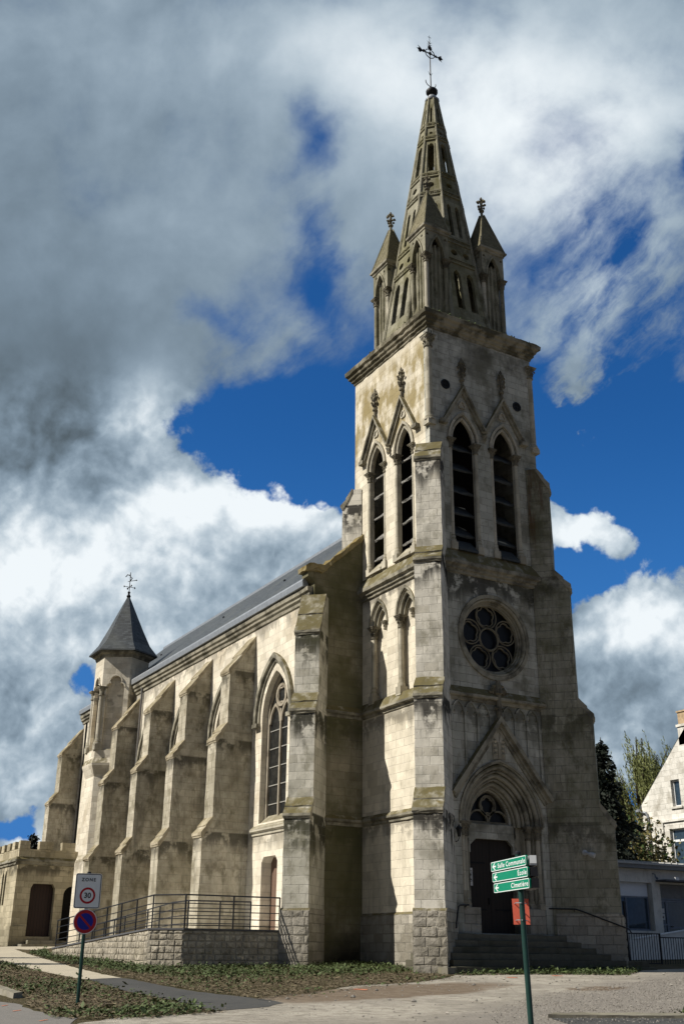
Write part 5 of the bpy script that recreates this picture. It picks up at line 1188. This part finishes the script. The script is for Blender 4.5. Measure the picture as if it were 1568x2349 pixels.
# ------------------------------------------------------------------ ground
def ragged(pts, step=.25, amp=.035):
    o = []
    for i in range(len(pts)):
        a, b = Vector(pts[i]), Vector(pts[(i + 1) % len(pts)]); L = (b - a).length; n = max(1, min(60, int(L / step))); d = (b - a) / max(L, 1e-6); q = Vector((-d.y, d.x))
        for k in range(n): p = a.lerp(b, k / n) + q * random.gauss(0, amp) * (k > 0); o.append((p.x, p.y))
    return o
def sheet(name, pts, lift, mat, kind='structure', label=None, rag=True):
    me = bpy.data.meshes.new(name); v = [(x, y, gz(x, y) + lift) for x, y in pts]
    pts = ragged(pts) if rag else pts; v = [(x, y, gz(x, y) + lift) for x, y in pts]
    tri = geometry.tessellate_polygon([[Vector((x, y, 0)) for x, y in pts]])
    me.from_pydata(v, [], [tuple(t) for t in tri]); me.update()
    for p in me.polygons:
        if p.normal.z < 0: p.flip()
    me.materials.append(M[mat]); o = bpy.data.objects.new(name, me); COL.objects.link(o); o['kind'] = kind
    return o
def smooth_poly(pts, n=2, jit=0):
    P = [Vector(p) for p in pts]
    for _ in range(n):
        Q = []
        for i in range(len(P)):
            a, b = P[i], P[(i + 1) % len(P)]; Q += [a * .75 + b * .25, a * .25 + b * .75]
        P = Q
    if jit: P = [p + Vector((random.gauss(0, jit), random.gauss(0, jit))) for p in P]
    return [(p.x, p.y) for p in P]
def ground_mesh():
    n = 60; m = MB(); xs = np.sign(np.linspace(-1, 1, n)) * np.abs(np.linspace(-1, 1, n)) ** 2.6 * 1500
    v = [(CAM.x + 15 + x, CAM.y + 30 + y, 0) for y in xs for x in xs]; v = [(x, y, gz(x, y)) for x, y, _ in v]
    m.add(v, [(j * n + i, j * n + i + 1, (j + 1) * n + i + 1, (j + 1) * n + i) for j in range(n - 1) for i in range(n - 1)])
    o = m.build('ground', 'soil', recalc=False); o['kind'] = 'structure'
ground_mesh()
FORE = [(-10.9, -9.0), (-10.0, -8.1), (-9.07, -7.8), (-6.7, -5.8), (-5.2, -5.4), (-3.9, -4.8), (-2.55, -3.7), (-1.2, -2.4), (.6, -1.9), (8, -1.7), (16, -1.0), (40, 3), (45, -40), (-8, -40), (-15.5, -12.4), (-14.6, -11.7), (-13.2, -11.5), (-12.5, -11.1), (-11.8, -10.8), (-11.2, -10.4)]
sheet('forecourt', FORE, .004, 'forecourt')
sheet('road', [(-15.35, -8.45), (-15.45, -9.6), (-15.45, -10.8), (-15.2, -11.5), (-15.6, -12.4), (-8, -40), (-60, -40), (-60, 25), (-17.5, 8)], .006, 'asphalt_road')
PATH_R = [(-7.4, 24), (-8.39, 18.01), (-9.56, 9.89), (-10.15, 5.79), (-10.62, 1.38), (-10.75, -.69)]
PATH_L = [(-11.81, -1.01), (-11.9, -.5), (-11.7, 4.44), (-11.11, 11.12), (-10.2, 19), (-9.0, 26)]
sheet('path', PATH_R + PATH_L, .008, 'concrete_path')
sheet('path', [(-9.0, 26), (-7.4, 24), (-6.9, 22.2), (-4.2, 27.2), (-4.4, 28.2), (-8.6, 27.6)], .0095, 'concrete_path')
sheet('path', [(-10.75, -.70), (-10.78, -2), (-10.96, -4.08), (-11.05, -6.5), (-10.85, -7.6), (-10.62, -9.3), (-10.75, -10.0), (-11.36, -10.65), (-12.0, -10.93), (-12.72, -11.2), (-12.68, -10.37), (-12.45, -8.87), (-12.35, -5.58), (-11.95, -2.5), (-11.81, -1.02)], .009, 'asphalt_dark')
for p in ([(-15.85, -9.86), (-15.66, -9.70), (-15.65, -9.74), (-15.83, -9.92)], [(-15.92, -11.78), (-15.74, -11.64), (-15.73, -11.68), (-15.9, -11.84)], [(-15.76, -8.70), (-15.6, -8.52), (-15.59, -8.56), (-15.74, -8.76)]):
    sheet('road_marking', p, .012, 'paint_orange', rag=False)
for c in ((-7.3, -7.15), (-.6, -4.2), (1.3, -3.87)): sheet('road_marking', [(c[0] + random.uniform(.6, 1.2) * .17 * math.cos(t), c[1] + random.uniform(.6, 1.2) * .22 * math.sin(t)) for t in np.arange(0, 6.2, .7)], .013, 'paint_orange', rag=False)
def kerbs():
    def slab(pts, z1, name, label):
        m = MB(); k = len(pts); lo = [(x, y, gz(x, y) - .3) for x, y in pts]; hi = [(x, y, gz(x, y) + z1) for x, y in pts]
        m.add(lo + hi, [tuple(range(k))[::-1], tuple(range(k, 2 * k))] + [(i, (i + 1) % k, (i + 1) % k + k, i + k) for i in range(k)])
        o = m.build(name, 'kerb_stone', jitter=.012, sub=.25); o['kind'] = 'structure'
    slab([(-15.1, -6.9), (-14.86, -6.7), (-14.6, -1.5), (-14.8, 3), (-15.2, 3), (-15.0, -1.5)], .10, 'kerb', '')
    slab([(-8.1, -14.55), (-7.7, -14.25), (-1.0, -17.6), (-1.2, -18.0)], .05, 'kerb', '')
    m = MB(); m.add([(-8.15, -14.66, gz(-8.1, -14.6) + .011), (-1.25, -18.1, gz(-1.2, -18) + .011), (-1.6, -19.1, gz(-1.6, -19) + .011), (-8.6, -15.7, gz(-8.6, -15.7) + .011)], [(0, 1, 2, 3)]); o = m.build('gutter_strip', 'asphalt_dark', recalc=False); o['kind'] = 'structure'
kerbs()

# ------------------------------------------------------------------ ground cover, stones, trees
def inside(pts, X, Y):
    pts = np.array(pts); r = np.zeros(len(X), bool); j = len(pts) - 1
    for i in range(len(pts)):
        xi, yi = pts[i]; xj, yj = pts[j]
        c = ((yi > Y) != (yj > Y)) & (X < (xj - xi) * (Y - yi) / (yj - yi + 1e-12) + xi); r ^= c; j = i
    return r
def gza(X, Y): return G0 + GS * np.clip((X - CAM.x) * .5 + (Y - CAM.y) * .866, -30, 75)
def quads(name, C, A, B, mat, parent=None, kind=None):
    """leaf quads: centres C, half axes A and B (n,3)"""
    n = len(C); v = np.empty((n, 4, 3), np.float32); v[:, 0] = C - A; v[:, 1] = C - B * .9; v[:, 2] = C + A; v[:, 3] = C + B * .9
    me = bpy.data.meshes.new(name); me.vertices.add(n * 4); me.vertices.foreach_set('co', v.ravel()); me.loops.add(n * 4); me.loops.foreach_set('vertex_index', np.arange(n * 4, dtype=np.int32))
    me.polygons.add(n); me.polygons.foreach_set('loop_start', np.arange(0, n * 4, 4, dtype=np.int32)); me.update(calc_edges=True); me.validate()
    me.materials.append(M[mat]); o = bpy.data.objects.new(name, me); COL.objects.link(o)
    if parent is not None: attach(o, parent)
    if kind: o['kind'] = kind
    return o
def rdir(n): d = RNG.normal(size=(n, 3)); return d / np.linalg.norm(d, axis=1, keepdims=True)
def vnoise(X, Y, s, seed=0):
    o = 0
    for k in range(5):
        a = RNG.uniform(0, 6.28) if False else (seed * 1.7 + k * 2.4); f = s * (1.6 ** k); o = o + np.sin(X * f * math.cos(a) + Y * f * math.sin(a) + k * 1.3 + seed) / (k + 1) ** .6
    return o / 2.4
LAWN_L = [(-15.3, -8.6), (-15.45, -10.4), (-14.7, -11.6), (-13.3, -11.45), (-12.75, -11.15), (-12.55, -9), (-12.45, -5.6), (-12.0, -.6), (-11.8, 4.4), (-11.2, 11), (-10.2, 19), (-13, 19), (-14.7, 3), (-14.75, -6.6)]
LAWN_R = [(-10.62, -1), (-10.9, -4.1), (-10.95, -6.8), (-10.7, -8.9), (-9.07, -7.95), (-6.7, -5.7), (-4.0, -4.8), (-2.4, -3.7), (-1.35, -2.3), (-2.0, -1), (0, 1), (0, 4.9), (-2.2, 4.9), (-3.5, 4.1), (-7.1, 4.15), (-8.0, 5), (-8.0, 16), (-6.5, 22), (-8.3, 18), (-9.5, 9.9), (-10.1, 5.8), (-10.55, 1.4)]
STRIP = [(-1.3, -2.3), (.5, -2.0), (6.6, -2.0), (3.6, -4.4), (1.6, -3.3), (-.4, -2.8), (-1.2, -2.9)]
def cover(name, poly, n, green_fn, mat_g, mat_d, label, size=.030):
    p = np.array(poly); lo, hi = p.min(0), p.max(0); X = RNG.uniform(lo[0], hi[0], n * 4); Y = RNG.uniform(lo[1], hi[1], n * 4); k = inside(poly, X, Y); X, Y = X[k], Y[k]
    # keep more near the camera, where leaves are seen one by one
    g = green_fn(X, Y); u = RNG.random(len(X))
    for nm, sel, mat, up, sz in ((name, u < g, mat_g, .55, size), ('dead_leaves', (u >= g) & (RNG.random(len(X)) < .8), mat_d, .85, size * .85)):
        x, y = X[sel], Y[sel]; m = len(x)
        if m == 0: continue
        h = np.abs(RNG.normal(0, 1, m)) * (.06 if mat == mat_g else .015) + .012
        C = np.stack([x, y, gza(x, y) + h], 1); nrm = rdir(m) * (1 - up); nrm[:, 2] += up; nrm /= np.linalg.norm(nrm, axis=1, keepdims=True)
        t = rdir(m); A = np.cross(nrm, t); A /= np.linalg.norm(A, axis=1, keepdims=True); B = np.cross(nrm, A); s = RNG.lognormal(-.15, .45, (m, 1)) * sz
        o = quads(nm, C, A * s, B * s * .6, mat, kind='stuff'); o['label'] = label if mat == mat_g else 'brown dead leaves and crumbs of soil over the verge'; o['category'] = 'ground cover'
def gl(X, Y): return np.clip(.06 + .22 * vnoise(X, Y, 1.3, 2) + .35 * ((Y < -10.2) & (X < -12.8)), 0, .8)
def gr(X, Y):
    d = X * .64 - Y * .0 + 0
    near = np.clip((Y + 2.6 - (X + 9) * .02) / 3.0, 0, 1) * (X > -9.5)
    return np.clip(.04 + .16 * vnoise(X, Y, 1.1, 5) + .62 * near * (.7 + .4 * vnoise(X, Y, 1.7, 9)), 0, .95)
cover('low_weeds', LAWN_L, 48000, gl, 'weed_green', 'dead_leaf', 'patchy low weeds over bare soil left of the path')
cover('low_weeds', LAWN_R, 60000, gr, 'weed_green', 'dead_leaf', 'low green weeds growing along the foot of the church walls')
def blades(name, poly, n, gate, mat, label):
    p = np.array(poly); lo, hi = p.min(0), p.max(0); X = RNG.uniform(lo[0], hi[0], n); Y = RNG.uniform(lo[1], hi[1], n); k = inside(poly, X, Y) & (RNG.random(n) < gate(X, Y)); X, Y = X[k], Y[k]; m = len(X)
    h = RNG.lognormal(-3.25, .45, (m, 1)); C = np.stack([X, Y, gza(X, Y)], 1); L = RNG.normal(0, .35, (m, 3)); L[:, 2] = 1; A = L * h; a = RNG.uniform(0, 6.28, m)
    B = np.stack([np.cos(a), np.sin(a), 0 * a], 1) * h * .10; o = quads(name, C + A * .8, A, B, mat, kind='stuff'); o['label'] = label; o['category'] = 'grass'
blades('grass', LAWN_R, 60000, lambda X, Y: np.clip(gr(X, Y) * .8 + .02, 0, 1), 'grass_blade', 'thin upright grass among the weeds beneath the church')
blades('grass', LAWN_L, 26000, lambda X, Y: np.clip(gl(X, Y) * .9, 0, 1), 'grass_blade', 'thin grass tufts in the bare bed around the road sign')
cover('grass', STRIP, 5000, lambda X, Y: .35 + .6 * vnoise(X, Y, 1.4, 3) + .25, 'weed_green', 'dead_leaf', 'short grass fringe along the lowest church step', .035)
cover('grass', [(-6.0, -14.9), (-.6, -17.4), (1.5, -16.0), (-3.5, -14.6)], 2600, lambda X, Y: .4 + .5 * vnoise(X, Y, 1.4, 3), 'weed_green', 'dead_leaf', 'grass tufts behind the kerb in the gravel', .035)
SPILL = [(-10.9, -9.6), (-9.2, -8.6), (-6.6, -6.5), (-4.0, -5.5), (-2.0, -4.2), (-1.4, -2.6), (-3.9, -4.4), (-6.7, -5.4), (-9.2, -7.5), (-10.8, -8.4)]
cover('low_weeds', SPILL, 2600, lambda X, Y: np.clip(.10 + .3 * vnoise(X, Y, 1.9, 4), 0, .5), 'weed_green', 'dead_leaf', 'scattered weeds thinning out onto the forecourt edge')
cover('low_weeds', [(-15.6, -11.6), (-14.4, -12.1), (-12.6, -11.5), (-12.4, -11.0), (-13.3, -11.3), (-14.7, -11.4), (-15.5, -10.4)], 900, lambda X, Y: .35 + .3 * vnoise(X, Y, 1.9, 4), 'weed_green', 'dead_leaf', 'ragged weeds along the road edge of the bed')
def pebbles():
    m = MB()
    for _ in range(1500):
        x, y = random.uniform(-12, 6), random.uniform(-14.5, -3)
        if not inside(FORE, np.array([x]), np.array([y]))[0]: continue
        r = min(.06, random.lognormvariate(-4.1, .5)); m.lump((x, y, gz(x, y) + r * .35), r, r * random.uniform(.7, 1.2), r * .6, .35)
    o = m.build('pebbles', 'stone_chip'); o['kind'] = 'stuff'; o['label'] = 'stray pebbles scattered over the pale forecourt'; o['category'] = 'pebbles'
pebbles()
def chips():
    poly = [(-9.7, -15.2), (-8.5, -13.4), (-4.9, -10.2), (1.4, -7.0), (8, -4), (8, -10), (2, -16), (-6, -16.5)]
    p = np.array(poly); lo, hi = p.min(0), p.max(0); n = 60000; X = RNG.uniform(lo[0], hi[0], n); Y = RNG.uniform(lo[1], hi[1], n); k = inside(poly, X, Y); X, Y = X[k][:26000], Y[k][:26000]
    m = len(X); C = np.stack([X, Y, gza(X, Y) + .018], 1); nrm = rdir(m) * .5; nrm[:, 2] += .7; nrm /= np.linalg.norm(nrm, axis=1, keepdims=True)
    A = np.cross(nrm, rdir(m)); A /= np.linalg.norm(A, axis=1, keepdims=True); B = np.cross(nrm, A); s = RNG.uniform(.4, 1.3, (m, 1)) * .011
    o = quads('gravel', C, A * s, B * s, 'stone_chip', kind='stuff'); o['label'] = 'loose grey gravel chips over the forecourt'; o['category'] = 'gravel'
chips()
def trunk(path, r0, r1, name, parent):
    m = MB(); m.tube(path, r0, 9, r1=r1); return m.build(name, 'bark', parent, True)
def conifer(x, y, h, rad, label, mat='leaf_fir', n=15, dens=1.0, group=None):
    z = gz(x, y); s = thing('fir_tree', label, 'tree', (x, y, z), group); m = MB(); m.tube([(x, y, z - .2), (x + .1, y, z + h * .5), (x, y, z + h)], h * .022, 8, r1=.02)
    C = []; D = []
    for i in range(n):
        f = (i + 1) / (n + .5); zz = z + h * (.10 + .88 * f); L = rad * (1 - f) ** .75 * random.uniform(.8, 1.15) + .15
        nb = random.randint(6, 8)
        for b in range(nb):
            a = 2 * math.pi * (b + random.random() * .7) / nb + i; l = L * random.uniform(.6, 1.15); tip = Vector((x + l * math.cos(a), y + l * math.sin(a), zz - l * .28 + random.uniform(-.15, .15))); p0 = Vector((x, y, zz)); mid = p0.lerp(tip, .55) + Vector((0, 0, l * .07))
            m.tube([p0, mid, tip], .035, 4, r1=.008); k = int(70 * l * dens) + 12
            for t in RNG.random(k) ** .7:
                q = p0.lerp(mid, t * 2 / 1.1) if t < .55 else mid.lerp(tip, (t - .55) / .45); w = (.10 + .30 * l / 3) * (1.1 - t * .6)
                C.append(q + Vector((random.gauss(0, w), random.gauss(0, w), random.gauss(-.10, .13)))); D.append(Vector((math.cos(a), math.sin(a), -.5)))
    m.build('trunk', 'bark', s); C = np.array(C); D = np.array(D); k = len(C); A = D + rdir(k) * .8; A /= np.linalg.norm(A, axis=1, keepdims=True); B = np.cross(A, rdir(k)); B /= np.linalg.norm(B, axis=1, keepdims=True); sc = RNG.uniform(.09, .22, (k, 1))
    quads('crown', C, A * sc, B * sc * .45, mat, s); return s
conifer(21.9, 15.2, 11.2, 2.3, 'dark drooping fir tree close behind the right edge of the church', n=19)
conifer(-1.03, 47.6, 6.9, 1.2, 'small dark fir tip rising behind the battlements of the sacristy', n=13, dens=.8)
def willow(x, y, h, label):
    z = gz(x, y); s = thing('willow_tree', label, 'tree', (x, y, z)); m = MB(); m.tube([(x, y, z - .2), (x + .1, y + .1, z + h * .2), (x + .2, y, z + h * .40)], .38, 9, r1=.26); C = []; A = []; w = MB()
    for i in range(34):
        a = random.uniform(0, 6.28); r = random.uniform(.12, .46) * h * .62; top = Vector((x + r * math.cos(a), y + r * math.sin(a), z + h * random.uniform(.62, 1.0) * (1 - .22 * (r / (h * .3)) ** 2))); p0 = Vector((x + .2, y, z + h * .38)); mid = p0.lerp(top, .55) + Vector((0, 0, h * .07)); m.tube([p0, mid, top], .11, 5, r1=.03)
        for j in range(26):
            q = mid.lerp(top, random.uniform(.2, 1.1)) + Vector((random.gauss(0, .5), random.gauss(0, .5), random.gauss(0, .3))); L = random.uniform(1.2, 4.2); lean = Vector((.22 + random.gauss(0, .08), -.10 + random.gauss(0, .08), -1)); k = int(L * 13)
            if j % 3 == 0: w.tube([q, q + lean * L * .5, q + lean * L], .012, 3, r1=.004)
            for t in np.linspace(0, 1, k): C.append(q + lean * (L * t) + Vector((random.gauss(0, .05), random.gauss(0, .05), 0))); A.append(lean + Vector((random.gauss(0, .35), random.gauss(0, .35), 0)))
    tr = m.build('trunk', 'bark', s); w.build('hanging_twigs', 'leaf_willow', s); C = np.array(C); A = np.array(A); A /= np.linalg.norm(A, axis=1, keepdims=True); k = len(C); B = np.cross(A, rdir(k)); B /= np.linalg.norm(B, axis=1, keepdims=True); sc = RNG.uniform(.08, .15, (k, 1)); quads('crown', C, A * sc, B * sc * .30, 'leaf_willow', s)
willow(37.5, 28.5, 15.2, 'tall yellow green weeping willow behind the annex roof')
def bush(x, y, r, h, label, mats, n, name='shrub', group=None, z0=0):
    z = gz(x, y) + z0; s = thing(name, label, 'shrub', (x, y, z), group); m = MB(); C = []
    for i in range(22):
        a = random.uniform(0, 6.28); e = random.uniform(.25, 1.3); tip = Vector((x + r * math.cos(a) * math.cos(e) * .9, y + r * math.sin(a) * math.cos(e) * .9, z + h * (.2 + .75 * math.sin(e)))); m.tube([(x, y, z), Vector((x, y, z)).lerp(tip, .5) + Vector((0, 0, .2)), tip], .05, 4, r1=.01)
        q = n // 22; c = np.array(tip) + RNG.normal(0, 1, (q, 3)) * np.array([r * .26, r * .26, h * .15]); C.append(c)
    m.build('stem', 'bark', s); C = np.concatenate(C); k = len(C); A = rdir(k); B = np.cross(A, rdir(k)); B /= np.linalg.norm(B, axis=1, keepdims=True); sc = RNG.uniform(.08, .18, (k, 1)); q = k // len(mats)
    for i, mt in enumerate(mats): quads('foliage', C[i::len(mats)], A[i::len(mats)] * sc[i::len(mats)], B[i::len(mats)] * sc[i::len(mats)] * .6, mt, s)
bush(25.5, 17.5, 2.4, 6.2, 'sunlit tan and green bush between the fir and the annex roof', ('leaf_hedge', 'leaf_hedge', 'leaf_green'), 5200)
bush(29.0, 24.5, 2.6, 7.4, 'darker green bush behind the annex beside the house wall', ('leaf_green', 'leaf_fir'), 4600)
def bare_tree(x, y, h, label, seed, dens=3):
    random.seed(seed); z = gz(x, y); s = thing('bare_tree', label, 'tree', (x, y, z)); m = MB()
    def br(p, d, L, r, k):
        q = p + d * L; m.tube([p, p.lerp(q, .5) + Vector((random.gauss(0, L * .04), random.gauss(0, L * .04), 0)), q], r, 5 if k > 1 else 3, r1=r * .62)
        if k == 0: return
        for _ in range(dens if k < 4 else 3):
            e = (d + Vector((random.gauss(0, .45), random.gauss(0, .45), random.gauss(.05, .25)))).normalized(); br(p.lerp(q, random.uniform(.6, 1)), e, L * random.uniform(.6, .8), r * .6, k - 1)
    br(Vector((x, y, z - .2)), Vector((0, 0, 1)), h * .32, h * .02, 4); m.build('trunk', 'bark', s)
bare_tree(-9.5, 62, 7.5, 'small bare tree beyond the sacristy roof', 5)
conifer(-19.2, 10.4, 10.6, 1.5, 'dark fir beside the road that shades the middle of the concrete path', n=16)
conifer(-20.2, 16.2, 11.2, 1.6, 'dark fir farther along the road that shades the upper concrete path', n=16)
conifer(-21.6, 23.2, 11.6, 1.6, 'dark fir farthest along the road beside the sacristy path', n=16)
